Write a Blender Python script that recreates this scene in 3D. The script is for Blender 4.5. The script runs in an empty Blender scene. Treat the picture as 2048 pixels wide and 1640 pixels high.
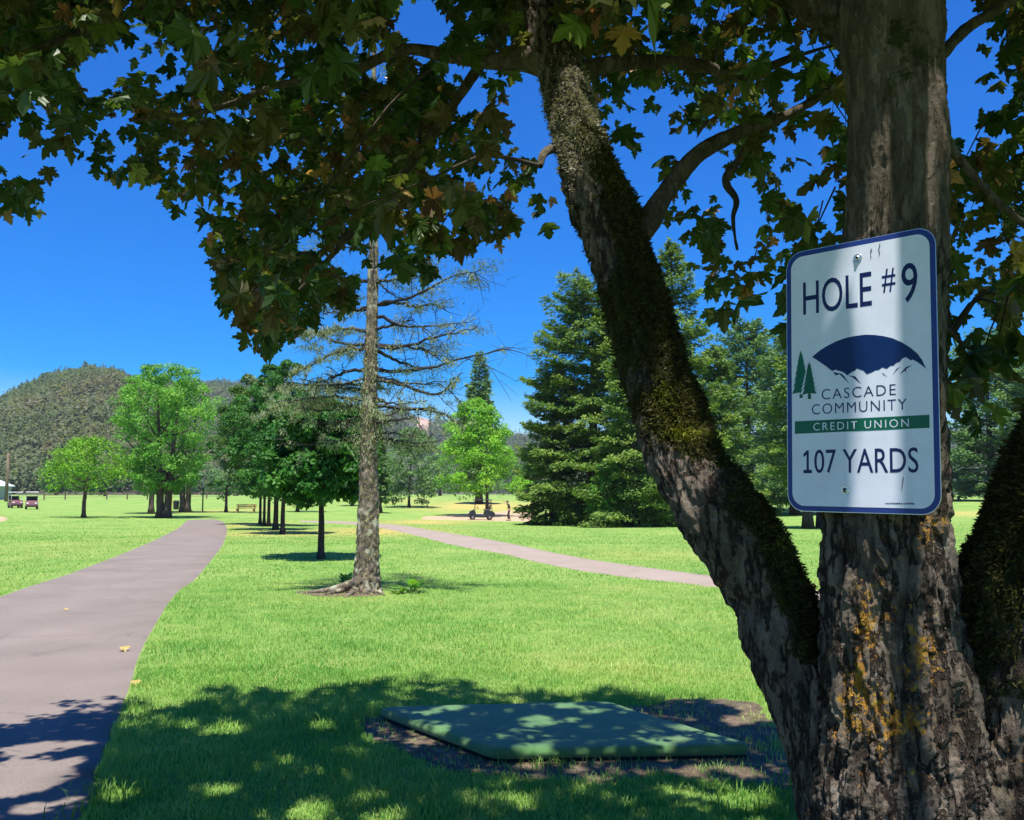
import bpy, bmesh, math
import numpy as np
from mathutils import Vector, Matrix

# ------------------------------------------------------------------ camera, sky, sun, exposure
SC = bpy.context.scene
COL = SC.collection
EYE = 1.6
FPX = 1800.0                     # focal length in pixels of the 2048 px wide photograph
YH = 988.0                       # horizon row
PITCH = math.atan((YH - 820) / FPX)
cam_d = bpy.data.cameras.new('camera'); cam = bpy.data.objects.new('camera', cam_d); COL.objects.link(cam)
cam_d.sensor_width = 36; cam_d.lens = 36 * FPX / 2048; cam_d.clip_start = .05; cam_d.clip_end = 6000
cam.location = (0, 0, EYE); cam.rotation_euler = (math.pi / 2 + PITCH, 0, 0)
SC.camera = cam
SUN = np.array([0.03, -0.345, 0.938]); SUN /= np.linalg.norm(SUN)
world = bpy.data.worlds.new('World'); SC.world = world; world.use_nodes = True
nt = world.node_tree; bg = nt.nodes['Background']
sky = nt.nodes.new('ShaderNodeTexSky'); sky.sky_type = 'NISHITA'; sky.sun_disc = False
sky.sun_elevation = math.asin(SUN[2]); sky.sun_rotation = math.atan2(SUN[0], SUN[1])
sky.altitude = 400; sky.air_density = 1.0; sky.dust_density = 0.2; sky.ozone_density = 3.0
hs = nt.nodes.new('ShaderNodeHueSaturation'); hs.inputs['Saturation'].default_value = 2.3; hs.inputs['Hue'].default_value = .522
gm = nt.nodes.new('ShaderNodeGamma'); gm.inputs[1].default_value = .80; nt.links.new(sky.outputs[0], gm.inputs[0]); nt.links.new(gm.outputs[0], hs.inputs['Color']); nt.links.new(hs.outputs[0], bg.inputs[0])
bg.inputs[1].default_value = 0.13
sun_d = bpy.data.lights.new('sun', 'SUN'); sun_d.energy = 4.6; sun_d.angle = math.radians(.53); sun_d.color = (1, .95, .86)
sun = bpy.data.objects.new('sun', sun_d); COL.objects.link(sun)
sun.rotation_euler = Vector(SUN).to_track_quat('Z', 'Y').to_euler()
SC.view_settings.view_transform = 'Standard'; SC.view_settings.look = 'None'
SC.view_settings.exposure = 1.0; SC.view_settings.gamma = 1
SC.cycles.max_bounces = 8; SC.cycles.transparent_max_bounces = 8

# ------------------------------------------------------------------ helpers
RNG = np.random.default_rng(7)
_perm = np.random.default_rng(3).permutation(256); _perm = np.concatenate([_perm, _perm, _perm])
_grad = np.random.default_rng(4).normal(size=(256, 3)); _grad /= np.linalg.norm(_grad, axis=1)[:, None]
def perlin(p):
    p = np.asarray(p, float); i = np.floor(p).astype(int); f = p - i; u = f * f * f * (f * (f * 6 - 15) + 10); i &= 255
    r = 0
    for dx in (0, 1):
        for dy in (0, 1):
            for dz in (0, 1):
                h = _perm[_perm[_perm[i[:, 0] + dx] + i[:, 1] + dy] + i[:, 2] + dz]
                g = (_grad[h] * (f - (dx, dy, dz))).sum(1)
                w = (u[:, 0] if dx else 1 - u[:, 0]) * (u[:, 1] if dy else 1 - u[:, 1]) * (u[:, 2] if dz else 1 - u[:, 2])
                r = r + g * w
    return r
def sstep(a, b, x):
    t = np.clip((np.asarray(x, float) - a) / (b - a), 0, 1); return t * t * (3 - 2 * t)
def terrain(x, y):
    x = np.asarray(x, float); y = np.asarray(y, float)
    z = -0.85 * np.exp(-((x - 8) / 30) ** 2 - ((y - 85) / 34) ** 2)
    z = z + 1.2 * sstep(100, 190, y) + .8 * np.exp(-((x - 62) / 28) ** 2 - ((y - 112) / 28) ** 2)
    z = z + .03 * np.sin(x * .35 + 1) * np.sin(y * .22) * sstep(14, 30, y)
    return z
def ray(px, py):
    u = (px - 1024) / FPX; v = (820 - py) / FPX
    c, s = math.cos(PITCH), math.sin(PITCH)
    return np.array([u, c - v * s, s + v * c])
def pt(px, py, Y):               # the point of that line of sight at depth Y
    r = ray(px, py); return np.array([0, 0, EYE]) + r * (Y / r[1])
def at(px, py, h=0.0):           # where it meets the ground (plus h)
    r = ray(px, py); r = r / r[1]
    lo = 1.0
    for y in np.concatenate([np.arange(1.5, 60, .25), np.arange(60, 400, .5)]):
        if EYE + r[2] * y <= terrain(r[0] * y, y) + h: break
        lo = y
    hi = y
    for _ in range(30):
        m = (lo + hi) / 2
        if EYE + r[2] * m <= terrain(r[0] * m, m) + h: hi = m
        else: lo = m
    return np.array([r[0] * hi, hi, float(terrain(r[0] * hi, hi))])
def project(P):
    P = np.atleast_2d(P); c, s = math.cos(PITCH), math.sin(PITCH)
    y = P[:, 1]; z = P[:, 2] - EYE
    d = y * c + z * s; v = -y * s + z * c
    d = np.where(d < .01, .01, d)
    return 1024 + P[:, 0] / d * FPX, 820 - v / d * FPX, d

class Acc:                       # collects geometry for ONE mesh
    def __init__(s): s.V = []; s.F = []; s.T = []; s.n = 0
    def add(s, V, F, tint=None):
        V = np.asarray(V, float).reshape(-1, 3); F = np.asarray(F, int)
        s.V.append(V); s.F.append(F + s.n); s.n += len(V)
        s.T.append(np.full(len(F), .5) if tint is None else np.broadcast_to(np.asarray(tint, float), (len(F),)))
        return s
    def build(s, name, mat, parent=None, smooth=False, vattr=None):
        me = bpy.data.meshes.new(name)
        V = np.concatenate(s.V); lens = np.concatenate([np.full(len(f), f.shape[1]) for f in s.F])
        L = np.concatenate([f.ravel() for f in s.F])
        me.vertices.add(len(V)); me.vertices.foreach_set('co', V.astype(np.float32).ravel())
        me.loops.add(len(L)); me.loops.foreach_set('vertex_index', L.astype(np.int32))
        me.polygons.add(len(lens)); st = np.concatenate([[0], np.cumsum(lens)[:-1]])
        me.polygons.foreach_set('loop_start', st.astype(np.int32))
        me.polygons.foreach_set('use_smooth', np.full(len(lens), smooth))
        me.update(calc_edges=True)
        a = me.attributes.new('tint', 'FLOAT', 'FACE'); a.data.foreach_set('value', np.concatenate(s.T).astype(np.float32))
        for k, v in (vattr or {}).items():
            a = me.attributes.new(k, 'FLOAT', 'POINT'); a.data.foreach_set('value', np.asarray(v, np.float32))
        if mat: me.materials.append(mat)
        o = bpy.data.objects.new(name, me); COL.objects.link(o)
        if parent: o.parent = parent
        return o
def tag(o, label=None, cat=None, group=None, kind=None):
    if label: o['label'] = label
    if cat: o['category'] = cat
    if group: o['group'] = group
    if kind: o['kind'] = kind
    return o
def thing(name, label, cat, loc, rz=0, group=None):
    o = bpy.data.objects.new(name, None); COL.objects.link(o); o.empty_display_size = .2
    o.location = [float(v) for v in loc]; o.rotation_euler = (0, 0, rz)
    return tag(o, label, cat, group)
def bm_obj(name, bm, mat, parent=None, smooth=False):
    me = bpy.data.meshes.new(name); bm.to_mesh(me); bm.free()
    if smooth:
        for p in me.polygons: p.use_smooth = True
    if mat: me.materials.append(mat)
    o = bpy.data.objects.new(name, me); COL.objects.link(o)
    if parent: o.parent = parent
    return o
def bm_box(bm, c, size, bev=0.0, rot=None):
    r = bmesh.ops.create_cube(bm, size=1.0)
    vs = r['verts']; M = Matrix.Translation(Vector(c)) @ (rot or Matrix.Identity(4)) @ Matrix.Diagonal((*size, 1))
    bmesh.ops.transform(bm, matrix=M, verts=vs)
    if bev > 0:
        es = list({e for v in vs for e in v.link_edges})
        bmesh.ops.bevel(bm, geom=es, offset=bev, segments=2, affect='EDGES', profile=.5)
    return bm
def bm_prism(bm, prof, y0, y1):  # prof: (x,z) outline extruded along y
    a = [bm.verts.new((x, y0, z)) for x, z in prof]; b = [bm.verts.new((x, y1, z)) for x, z in prof]
    n = len(prof)
    bm.faces.new(a[::-1]); bm.faces.new(b)
    for i in range(n): bm.faces.new((a[i], a[(i + 1) % n], b[(i + 1) % n], b[i]))
    bmesh.ops.recalc_face_normals(bm, faces=bm.faces[:])
    return bm
def frames(P):
    P = np.asarray(P, float); T = np.gradient(P, axis=0); T /= np.linalg.norm(T, axis=1)[:, None] + 1e-9
    N = np.zeros_like(T); ref = np.array([0, -1, 0.]) if abs(T[0][1]) < .9 else np.array([1., 0, 0])
    for i, t in enumerate(T):
        n = ref - t * (ref @ t); n /= np.linalg.norm(n) + 1e-9; N[i] = n; ref = n
    return T, N, np.cross(T, N)
def tube(P, R, n=8, cap=True):
    P = np.asarray(P, float); R = np.broadcast_to(np.asarray(R, float), (len(P),))
    T, N, B = frames(P); a = np.arange(n) * 2 * np.pi / n
    V = P[:, None] + R[:, None, None] * (np.cos(a)[None, :, None] * N[:, None] + np.sin(a)[None, :, None] * B[:, None])
    V = V.reshape(-1, 3); m = len(P)
    i = np.arange(m - 1)[:, None] * n; j = np.arange(n)[None]; k = (j + 1) % n
    F = np.stack([i + j, i + k, i + n + k, i + n + j], -1).reshape(-1, 4)
    if cap:
        V = np.concatenate([V, P[:1], P[-1:]]); j = np.arange(n); k = (j + 1) % n; e = m * n
        F = np.concatenate([F, np.stack([np.full(n, e), k, j, j], -1), np.stack([np.full(n, e + 1), (m - 1) * n + j, (m - 1) * n + k, (m - 1) * n + k], -1)])
        tri = F[-2 * n:, :3]; return V, F[:-2 * n], tri
    return V, F, None
def add_tube(acc, P, R, n=8, tint=None):
    V, F, tri = tube(P, R, n); b = acc.n; acc.add(V, F, tint)
    if tri is not None: acc.add(np.zeros((0, 3)), tri - acc.n + b, tint)
    return acc
def spline(P, n):                # Catmull-Rom through rows of P (any width)
    P = np.asarray(P, float); Q = np.vstack([2 * P[0] - P[1], P, 2 * P[-1] - P[-2]])
    t = np.linspace(0, len(P) - 1 - 1e-6, n); i = t.astype(int); f = (t - i)[:, None]
    a, b, c, d = Q[i], Q[i + 1], Q[i + 2], Q[i + 3]
    return .5 * (2 * b + (c - a) * f + (2 * a - 5 * b + 4 * c - d) * f ** 2 + (3 * b - a - 3 * c + d) * f ** 3)
def unit(v): return v / (np.linalg.norm(v, axis=-1, keepdims=True) + 1e-9)
def cards(C, D, Nn, ln, wd, shape='leaf'):   # little folded leaf faces: centre, long axis, normal
    D = unit(D); S = unit(np.cross(D, Nn)); Nn = np.cross(S, D)
    ln = np.broadcast_to(ln, (len(C),))[:, None]; wd = np.broadcast_to(wd, (len(C),))[:, None]
    a = C - D * ln * .5; b = C + S * wd * .5 - Nn * wd * .15; c = C + D * ln * .5; d = C - S * wd * .5 - Nn * wd * .15
    V = np.stack([a, b, c, d], 1).reshape(-1, 3); F = np.arange(len(C) * 4).reshape(-1, 4)
    return V, F

# ------------------------------------------------------------------ materials
def new_mat(name):
    m = bpy.data.materials.new(name); m.use_nodes = True; t = m.node_tree
    return m, t, t.nodes['Principled BSDF'], t.nodes, t.links
def nz(t, scale, detail=4, rough=.6, coord='Object', sc=None):
    n = t.nodes.new('ShaderNodeTexNoise'); n.inputs['Scale'].default_value = scale; n.inputs['Detail'].default_value = detail; n.inputs['Roughness'].default_value = rough
    c = t.nodes.new('ShaderNodeTexCoord')
    if sc:
        mp = t.nodes.new('ShaderNodeMapping'); mp.inputs['Scale'].default_value = sc
        t.links.new(c.outputs[coord], mp.inputs[0]); t.links.new(mp.outputs[0], n.inputs['Vector'])
    else: t.links.new(c.outputs[coord], n.inputs['Vector'])
    return n
def ramp(t, src, stops):
    r = t.nodes.new('ShaderNodeValToRGB'); e = r.color_ramp.elements
    while len(e) < len(stops): e.new(.5)
    for k, (p, c) in zip(e, stops): k.position = p; k.color = (*c, 1) if len(c) == 3 else c
    t.links.new(src, r.inputs[0]); return r
def mixc(t, fac, a, b, mode='MIX'):
    m = t.nodes.new('ShaderNodeMix'); m.data_type = 'RGBA'; m.blend_type = mode
    for s, v in ((0, fac), (6, a), (7, b)):
        if isinstance(v, (int, float)): m.inputs[s].default_value = v
        elif isinstance(v, tuple): m.inputs[s].default_value = (*v, 1)
        else: t.links.new(v, m.inputs[s])
    return m.outputs[2]
def attr(t, name):
    a = t.nodes.new('ShaderNodeAttribute'); a.attribute_name = name; return a.outputs['Fac']
def math_(t, op, a, b=0.0):
    m = t.nodes.new('ShaderNodeMath'); m.operation = op
    for i, v in enumerate((a, b)):
        if isinstance(v, (int, float)): m.inputs[i].default_value = v
        else: t.links.new(v, m.inputs[i])
    return m.outputs[0]
def bump(t, bsdf, src, strength=.4, dist=.02):
    b = t.nodes.new('ShaderNodeBump'); b.inputs['Strength'].default_value = strength; b.inputs['Distance'].default_value = dist
    t.links.new(src, b.inputs['Height']); t.links.new(b.outputs[0], bsdf.inputs['Normal'])
def plain(name, col, rough=.6, metal=0, var=.25, scale=6, spec=.3):
    m, t, p, N, L = new_mat(name)
    n = nz(t, scale, 5)
    c = ramp(t, n.outputs[0], [(.3, tuple(v * (1 - var) for v in col)), (.7, tuple(min(1, v * (1 + var)) for v in col))])
    L.new(c.outputs[0], p.inputs['Base Color']); p.inputs['Roughness'].default_value = rough; p.inputs['Metallic'].default_value = metal
    p.inputs['Specular IOR Level'].default_value = spec
    return m
def foliage(name, stops, trans=.3, rough=.5, spec=.25, clump=None, transcol=1.6):
    m, t, p, N, L = new_mat(name)
    c = ramp(t, attr(t, 'tint'), stops).outputs[0]
    if clump:
        n = nz(t, clump, 3)
        c = mixc(t, .8, c, ramp(t, n.outputs[0], [(.35, (.72, .75, .8)), (.65, (1.2, 1.2, 1.1))]).outputs[0], 'MULTIPLY')
    L.new(c, p.inputs['Base Color']); p.inputs['Roughness'].default_value = rough; p.inputs['Specular IOR Level'].default_value = spec
    tr = N.new('ShaderNodeBsdfTranslucent'); L.new(mixc(t, 1.0, c, (transcol, transcol, transcol * .5), 'MULTIPLY'), tr.inputs[0])
    mx = N.new('ShaderNodeMixShader'); mx.inputs[0].default_value = trans
    L.new(p.outputs[0], mx.inputs[1]); L.new(tr.outputs[0], mx.inputs[2]); L.new(mx.outputs[0], N['Material Output'].inputs[0])
    return m
def bark(name, c0, c1, scale=8, stretch=.25, lich=None, amt=.5, bstr=.8, bd=.02):
    m, t, p, N, L = new_mat(name)
    n = nz(t, scale, 8, .7, sc=(1, 1, stretch)); c = ramp(t, n.outputs[0], [(.35, c0), (.62, c1)]).outputs[0]
    if lich:
        n2 = nz(t, scale * 1.7, 6, .7); f = ramp(t, n2.outputs[0], [(amt, (0, 0, 0)), (amt + .08, (1, 1, 1))]).outputs[0]
        c = mixc(t, f, c, lich)
    L.new(c, p.inputs['Base Color']); p.inputs['Roughness'].default_value = .9; p.inputs['Specular IOR Level'].default_value = .15
    bump(t, p, n.outputs[0], bstr, bd)
    return m

M_lawn, t, p, N, L = new_mat('lawn')
big = nz(t, .35, 4); mid = nz(t, 2.2, 5); fine = nz(t, 55, 4, .8); streak = nz(t, .5, 3, sc=(.25, 1, 1))
f = math_(t, 'ADD', math_(t, 'MULTIPLY', big.outputs[0], .5), math_(t, 'MULTIPLY', mid.outputs[0], .5))
c = ramp(t, f, [(.38, (.12, .255, .05)), (.5, (.20, .33, .075)), (.62, (.29, .37, .105))]).outputs[0]
c = mixc(t, math_(t, 'MULTIPLY', ramp(t, streak.outputs[0], [(.4, (0, 0, 0)), (.65, (1, 1, 1))]).outputs[0], .35), c, (.25, .33, .09))
c = mixc(t, math_(t, 'MULTIPLY', attr(t, 'dry'), 1.0), c, (.46, .36, .12))
c = mixc(t, .55, c, ramp(t, fine.outputs[0], [(.3, (.45, .5, .45)), (.7, (1.35, 1.3, 1.3))]).outputs[0], 'MULTIPLY')
L.new(c, p.inputs['Base Color']); p.inputs['Roughness'].default_value = .9; p.inputs['Specular IOR Level'].default_value = .1
bump(t, p, fine.outputs[0], .7, .03)
M_grass = foliage('grass_blade', [(0, (.10, .29, .05)), (.45, (.265, .455, .10)), (.8, (.43, .53, .16)), (1, (.56, .53, .23))], trans=.35, spec=.2, transcol=1.5)
def asphalt(name, a, b):
    m, t, p, N, L = new_mat(name)
    n = nz(t, 90, 3, .85); n2 = nz(t, .8, 7); vo = t.nodes.new('ShaderNodeTexVoronoi'); vo.feature = 'DISTANCE_TO_EDGE'; vo.inputs['Scale'].default_value = .55; wz = nz(t, 2.5, 4); t.links.new(mixc(t, .35, t.nodes.new('ShaderNodeTexCoord').outputs['Object'], wz.outputs[1]), vo.inputs['Vector'])
    c = ramp(t, n2.outputs[0], [(.3, a), (.7, b)]).outputs[0]
    c = mixc(t, .6, c, ramp(t, n.outputs[0], [(.3, (.5, .5, .52)), (.75, (1.45, 1.42, 1.38))]).outputs[0], 'MULTIPLY')
    c = mixc(t, math_(t, 'MULTIPLY', ramp(t, vo.outputs['Distance'], [(.0, (1, 1, 1)), (.010, (0, 0, 0))]).outputs[0], .28), c, (.07, .06, .055))
    L.new(c, p.inputs['Base Color']); p.inputs['Roughness'].default_value = .9; p.inputs['Specular IOR Level'].default_value = .2
    bump(t, p, n.outputs[0], .5, .006); return m
M_path = asphalt('asphalt', (.180, .152, .132), (.235, .197, .172))
M_path2 = asphalt('pale_asphalt', (.28, .225, .185), (.33, .27, .225))
M_dirt, t, p, N, L = new_mat('dirt')
n = nz(t, 7, 7, .7); n2 = nz(t, 38, 4, .8)
c = ramp(t, n.outputs[0], [(.35, (.075, .050, .032)), (.55, (.16, .115, .075)), (.7, (.30, .235, .16))]).outputs[0]
c = mixc(t, .6, c, ramp(t, n2.outputs[0], [(.3, (.5, .5, .5)), (.7, (1.35, 1.3, 1.25))]).outputs[0], 'MULTIPLY')
L.new(c, p.inputs['Base Color']); p.inputs['Roughness'].default_value = .95; bump(t, p, n2.outputs[0], .9, .02)
M_sand = plain('dry_gravel', (.44, .31, .19), .9, var=.2, scale=2)
M_mat, t, p, N, L = new_mat('turf_mat')
n = nz(t, 260, 3, .9); n2 = nz(t, 3, 4)
n3 = nz(t, 1.7, 7, .7); n9 = nz(t, 40, 5, .8)
wear = math_(t, 'MULTIPLY', ramp(t, n3.outputs[0], [(.52, (0, 0, 0)), (.68, (1, 1, 1))]).outputs[0], ramp(t, n9.outputs[0], [(.42, (0, 0, 0)), (.6, (.8, .8, .8))]).outputs[0])
c = mixc(t, .7, ramp(t, n2.outputs[0], [(.3, (.052, .145, .042)), (.7, (.082, .20, .055))]).outputs[0], ramp(t, n.outputs[0], [(.3, (.5, .5, .5)), (.7, (1.5, 1.5, 1.4))]).outputs[0], 'MULTIPLY')
c = mixc(t, wear, c, (.11, .12, .06)); L.new(c, p.inputs['Base Color']); p.inputs['Roughness'].default_value = .95; p.inputs['Sheen Weight'].default_value = .2; bump(t, p, n.outputs[0], .8, .004)
M_rubber = plain('dark_rubber', (.015, .022, .018), .8, scale=20)

# ------------------------------------------------------------------ setting: ground, paths, hills
def in_poly(x, y, poly):
    x = np.asarray(x, float); y = np.asarray(y, float); r = np.zeros(x.shape, bool); n = len(poly)
    for i in range(n):
        x0, y0 = poly[i][:2]; x1, y1 = poly[(i + 1) % n][:2]
        if y0 == y1: continue
        c = ((y0 > y) != (y1 > y)) & (x < (x1 - x0) * (y - y0) / (y1 - y0) + x0); r ^= c
    return r
def px_poly(pts): return [at(*p)[:2] for p in pts]
rr = np.concatenate([[.0], np.geomspace(.4, 3500, 340)]); na = 420
th = np.concatenate([np.linspace(-45, 45, 300), np.linspace(45, 315, na - 300 + 1)[1:-1]]) * np.pi / 180; na = len(th)
X = rr[:, None] * np.sin(th)[None]; Y = rr[:, None] * np.cos(th)[None]
GX, GY = X.ravel(), Y.ravel(); GZ = terrain(GX, GY)
m = len(rr); i = np.arange(m - 1)[:, None] * na; j = np.arange(na)[None]; k = (j + 1) % na
F = np.stack([i + j, i + na + j, i + na + k, i + k], -1).reshape(-1, 4)
dry = np.zeros(len(GX))
for px, py, wx, wy, a in ((560, 1066, 130, 7, .8), (760, 1062, 120, 8, 1.0), (500, 1050, 60, 8, .7), (960, 1012, 110, 10, 1.0), (850, 1045, 90, 5, .9), (1000, 1030, 60, 8, .8),
                          (1950, 1028, 90, 8, .6), (820, 1000, 60, 6, .4), (480, 1020, 60, 8, .4), (1300, 1110, 160, 14, .25), (700, 1190, 90, 10, .3), (900, 1330, 420, 30, .15), (200, 1090, 160, 20, .15)):
    q0, q1, q2 = at(px, py - wy), at(px, py), at(px, py + wy); sx = wx / FPX * q1[1]; sy = max(abs(q0[1] - q2[1]) / 2, .5)
    dry = np.maximum(dry, a * np.exp(-((GX - q1[0]) / sx) ** 2 - ((GY - q1[1]) / sy) ** 2))
dry = np.clip(dry * (1 + .8 * perlin(np.stack([GX * .6, GY * .6, GX * 0], 1))), 0, 1)
ground = Acc().add(np.stack([GX, GY, GZ], 1), F).build('ground', M_lawn, smooth=True, vattr={'dry': dry}); tag(ground, kind='structure')

def strip(left, right, lift, name, mat, n=160, wob=.09, k='structure'):
    Lp = spline(np.array(left), n); Rp = spline(np.array(right), n); w = np.array([0, .012, .2, .35, .5, .65, .8, .988, 1])[None, :, None]
    P = Lp[:, None] * (1 - w) + Rp[:, None] * w
    dn = unit(Rp - Lp)
    for c, sg in ((0, 1), (8, -1)):
        q = P[:, c].copy(); P[:, c] += dn * (perlin(np.c_[q * 2.3, np.full(n, c * 3.)]) * wob + perlin(np.c_[q * 9, np.full(n, c * 5.)]) * wob * .5)[:, None]
    xy = P.reshape(-1, 2); V = np.c_[xy, terrain(xy[:, 0], xy[:, 1]) + lift]; V.reshape(n, 9, 3)[:, (0, 8), 2] -= lift + .012
    i = np.arange(n - 1)[:, None] * 9; j = np.arange(8)[None]
    F = np.stack([i + j, i + j + 1, i + 10 + j, i + 9 + j], -1).reshape(-1, 4)
    o = Acc().add(V, F).build(name, mat, smooth=True); tag(o, kind=k)
    return np.concatenate([P[:, 0], P[::-1, 8]])
pl = [(-2.3, -6), (-3.4, 0), (-4.75, 4.4), (-6.5, 9.6)] + [tuple(at(*p)[:2]) for p in ((0, 1193), (150, 1143), (250, 1105), (340, 1065), (368, 1046), (375, 1040))]
pr = [(.3, -6), (-.85, 0)] + [tuple(at(*p)[:2]) for p in ((165, 1640), (214, 1500), (262, 1380), (292, 1290), (352, 1190), (400, 1150), (446, 1090), (455, 1058), (447, 1044), (430, 1038.5))]
PATH1 = strip(pl, pr, .006, 'path', M_path, 220)
PATH2 = strip([at(*p)[:2] for p in ((600, 1041.5), (690, 1043), (770, 1048), (860, 1060), (1000, 1083), (1130, 1110), (1240, 1128), (1400, 1149), (1600, 1176), (1900, 1225), (2500, 1330), (3300, 1500))],
              [at(*p)[:2] for p in ((600, 1044), (690, 1048), (740, 1053), (810, 1066), (900, 1089), (1000, 1107), (1130, 1136), (1280, 1158), (1400, 1171), (1600, 1201), (1900, 1256), (2500, 1376), (3300, 1580))], .006, 'path', M_path2, 160)
def patch(poly, name, mat, lift, amp=.06, sub=14):
    P = np.array([p[:2] for p in poly]); Q = spline(np.vstack([P, P[:1]]), len(P) * sub)[:-1]
    c = Q.mean(0); Q = Q + unit(Q - c) * (perlin(np.c_[Q * 3, Q[:, :1] * 0]) * amp * 2 + perlin(np.c_[Q * 11, Q[:, :1] * 0]) * amp)[:, None]
    rings = [c + (Q - c) * s for s in (.02, .25, .5, .75, .985, 1)]; n = len(Q)
    xy = np.concatenate(rings); V = np.c_[xy, terrain(xy[:, 0], xy[:, 1]) + lift]; V[-n:, 2] -= lift + .012
    i = np.arange(len(rings) - 1)[:, None] * n; j = np.arange(n)[None]; k = (j + 1) % n
    F = np.stack([i + j, i + k, i + n + k, i + n + j], -1).reshape(-1, 4)[:, ::-1]
    o = Acc().add(V, F).build(name, mat, smooth=True); tag(o, kind='structure'); return Q
MATC = [at(985, 1500, .085)[:2], at(1508, 1490, .085)[:2], at(1213, 1401, .085)[:2], at(754, 1414, .085)[:2]]
DIRT = patch(px_poly([(722, 1452), (748, 1432), (850, 1440), (1100, 1425), (1300, 1412), (1345, 1400), (1440, 1398), (1520, 1412), (1560, 1450), (1680, 1520), (1650, 1585), (1500, 1568), (1330, 1556), (1150, 1566), (960, 1552), (820, 1512), (735, 1478)]), 'dirt', M_dirt, .006, .09)
PATCH2 = patch(px_poly([(590, 1184), (650, 1178), (700, 1172), (760, 1180), (750, 1192), (690, 1194), (620, 1192)]), 'dirt', M_dirt, .006, .05)
patch(px_poly([(846, 1033), (930, 1029), (1040, 1021), (1080, 1040), (1062, 1043), (940, 1041), (850, 1039)]), 'gravel', M_sand, .012, .3)
patch(px_poly([(-60, 1036), (0, 1033), (14, 1038), (0, 1044), (-60, 1046)]), 'sand', M_sand, .012, .2)

M_hillsoil = plain('hill_soil', (.075, .075, .05), .95, var=.4, scale=.02)
M_bare = plain('bare_slope', (.36, .25, .19), .95, var=.3, scale=.03)
def hill(prof, d0, d1, name, tree=7):    # prof: (px, py) skyline of the ridge, standing at distance d1, foot at d0
    prof = np.array(prof, float); pxs = np.linspace(prof[0, 0], prof[-1, 0], 90); pys = np.interp(pxs, prof[:, 0], prof[:, 1])
    H = (YH - pys) / FPX * d1 + 1.6
    H = np.maximum(H - tree + perlin(np.stack([pxs * .02, pxs * 0, pxs * 0], 1)) * d1 * .004, 2)
    s = np.linspace(0, 1.7, 46)
    V = []
    for a, h in zip(pxs, H):
        d = d0 + (d1 - d0) * s; z = h * np.where(s < 1, np.sin(np.clip(s, 0, 1) * np.pi / 2) ** 1.15, np.cos((s - 1) * 1.9).clip(0))
        V.append(np.c_[(a - 1024) / FPX * d, d, z])
    V = np.array(V).reshape(-1, 3)
    V[:, 2] += perlin(V * .012) * d1 * .010 * np.clip(V[:, 2] / 30, 0, 1) - .5
    n = len(s); i = np.arange(89)[:, None] * n; j = np.arange(n - 1)[None]
    F = np.stack([i + j, i + n + j, i + n + j + 1, i + j + 1], -1).reshape(-1, 4)
    o = Acc().add(V, F).build(name, M_hillsoil, smooth=True); tag(o, kind='structure')
    return V.reshape(90, n, 3)
M_hillleaf = foliage('hill_trees', [(0, (.085, .125, .065)), (.35, (.115, .16, .075)), (.6, (.145, .175, .08)), (.8, (.17, .17, .09)), (1, (.20, .165, .105))], trans=.45)
def hill_forest(G, n, size, bare=None, seed=1):
    r = np.random.default_rng(seed); a = r.uniform(0, 88.9, n); b = r.uniform(.02, .70, n) * (G.shape[1] - 1)
    i, j = a.astype(int), b.astype(int); u, v = (a - i)[:, None], (b - j)[:, None]
    P = G[i, j] * (1 - u) * (1 - v) + G[i + 1, j] * u * (1 - v) + G[i, j + 1] * (1 - u) * v + G[i + 1, j + 1] * u * v
    if bare is not None:
        px, py, _ = project(P); ok = ~(((px - bare[0]) / bare[2]) ** 2 + ((py - bare[1]) / bare[3]) ** 2 < r.uniform(.5, 1.1, n)); P = P[ok]; n = len(P)
    h = size * r.uniform(.7, 1.5, n); w = h * r.uniform(.28, .5, n); con = r.random(n) < .35; w[con] *= .6; h[con] *= 1.25
    kk = 44; A = Acc()
    t = r.uniform(.1, 1, (n, kk)); ang = r.uniform(0, 6.283, (n, kk))
    pr_ = np.where(con[:, None], 1.05 - t, np.sqrt(np.clip(1 - (2 * t - 1.0) ** 2, .05, 1)))
    off = np.stack([np.cos(ang) * pr_ * w[:, None], np.sin(ang) * pr_ * w[:, None], t * h[:, None]], -1)
    C = (P[:, None] + off).reshape(-1, 3); nn = unit(off * [1, 1, .3] + [0, 0, .25] * h[:, None, None]).reshape(-1, 3)
    nn = unit(nn + r.normal(size=nn.shape) * .35); D = np.cross(nn, r.normal(size=nn.shape))
    sz = np.repeat(w * .5, kk)
    V, F = cards(C, D, nn, sz, sz)
    tn = np.clip(.40 + perlin(P * .012) * .8 + r.normal(size=n) * .09, 0, 1)
    A.add(V, F, np.clip(np.repeat(tn, kk) + r.normal(size=n * kk) * .05, 0, 1))
    o = A.build('hill_forest', M_hillleaf); tag(o, 'grey green forest covering the hillside', 'forest', kind='stuff')
HG1 = hill([(-420, 900), (-250, 850), (-60, 812), (0, 795), (50, 768), (100, 748), (170, 738), (225, 745), (262, 765), (330, 800), (430, 850), (520, 900), (640, 960)], 330, 620, 'hill', 9)
hill_forest(HG1, 11000, 6.2, seed=2)
HG2 = hill([(150, 840), (240, 775), (330, 768), (430, 763), (520, 770), (600, 800), (680, 830), (760, 900)], 620, 1050, 'hill', 12)
hill_forest(HG2, 6000, 9, seed=3)
HG3 = hill([(560, 950), (650, 890), (740, 832), (800, 818), (850, 822), (890, 842), (960, 850), (1040, 870), (1200, 880), (1500, 880), (1800, 870), (2000, 860), (2300, 880)], 800, 1300, 'hill', 13)
hill_forest(HG3, 7000, 10, bare=(838, 846, 42, 20), seed=4)
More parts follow.
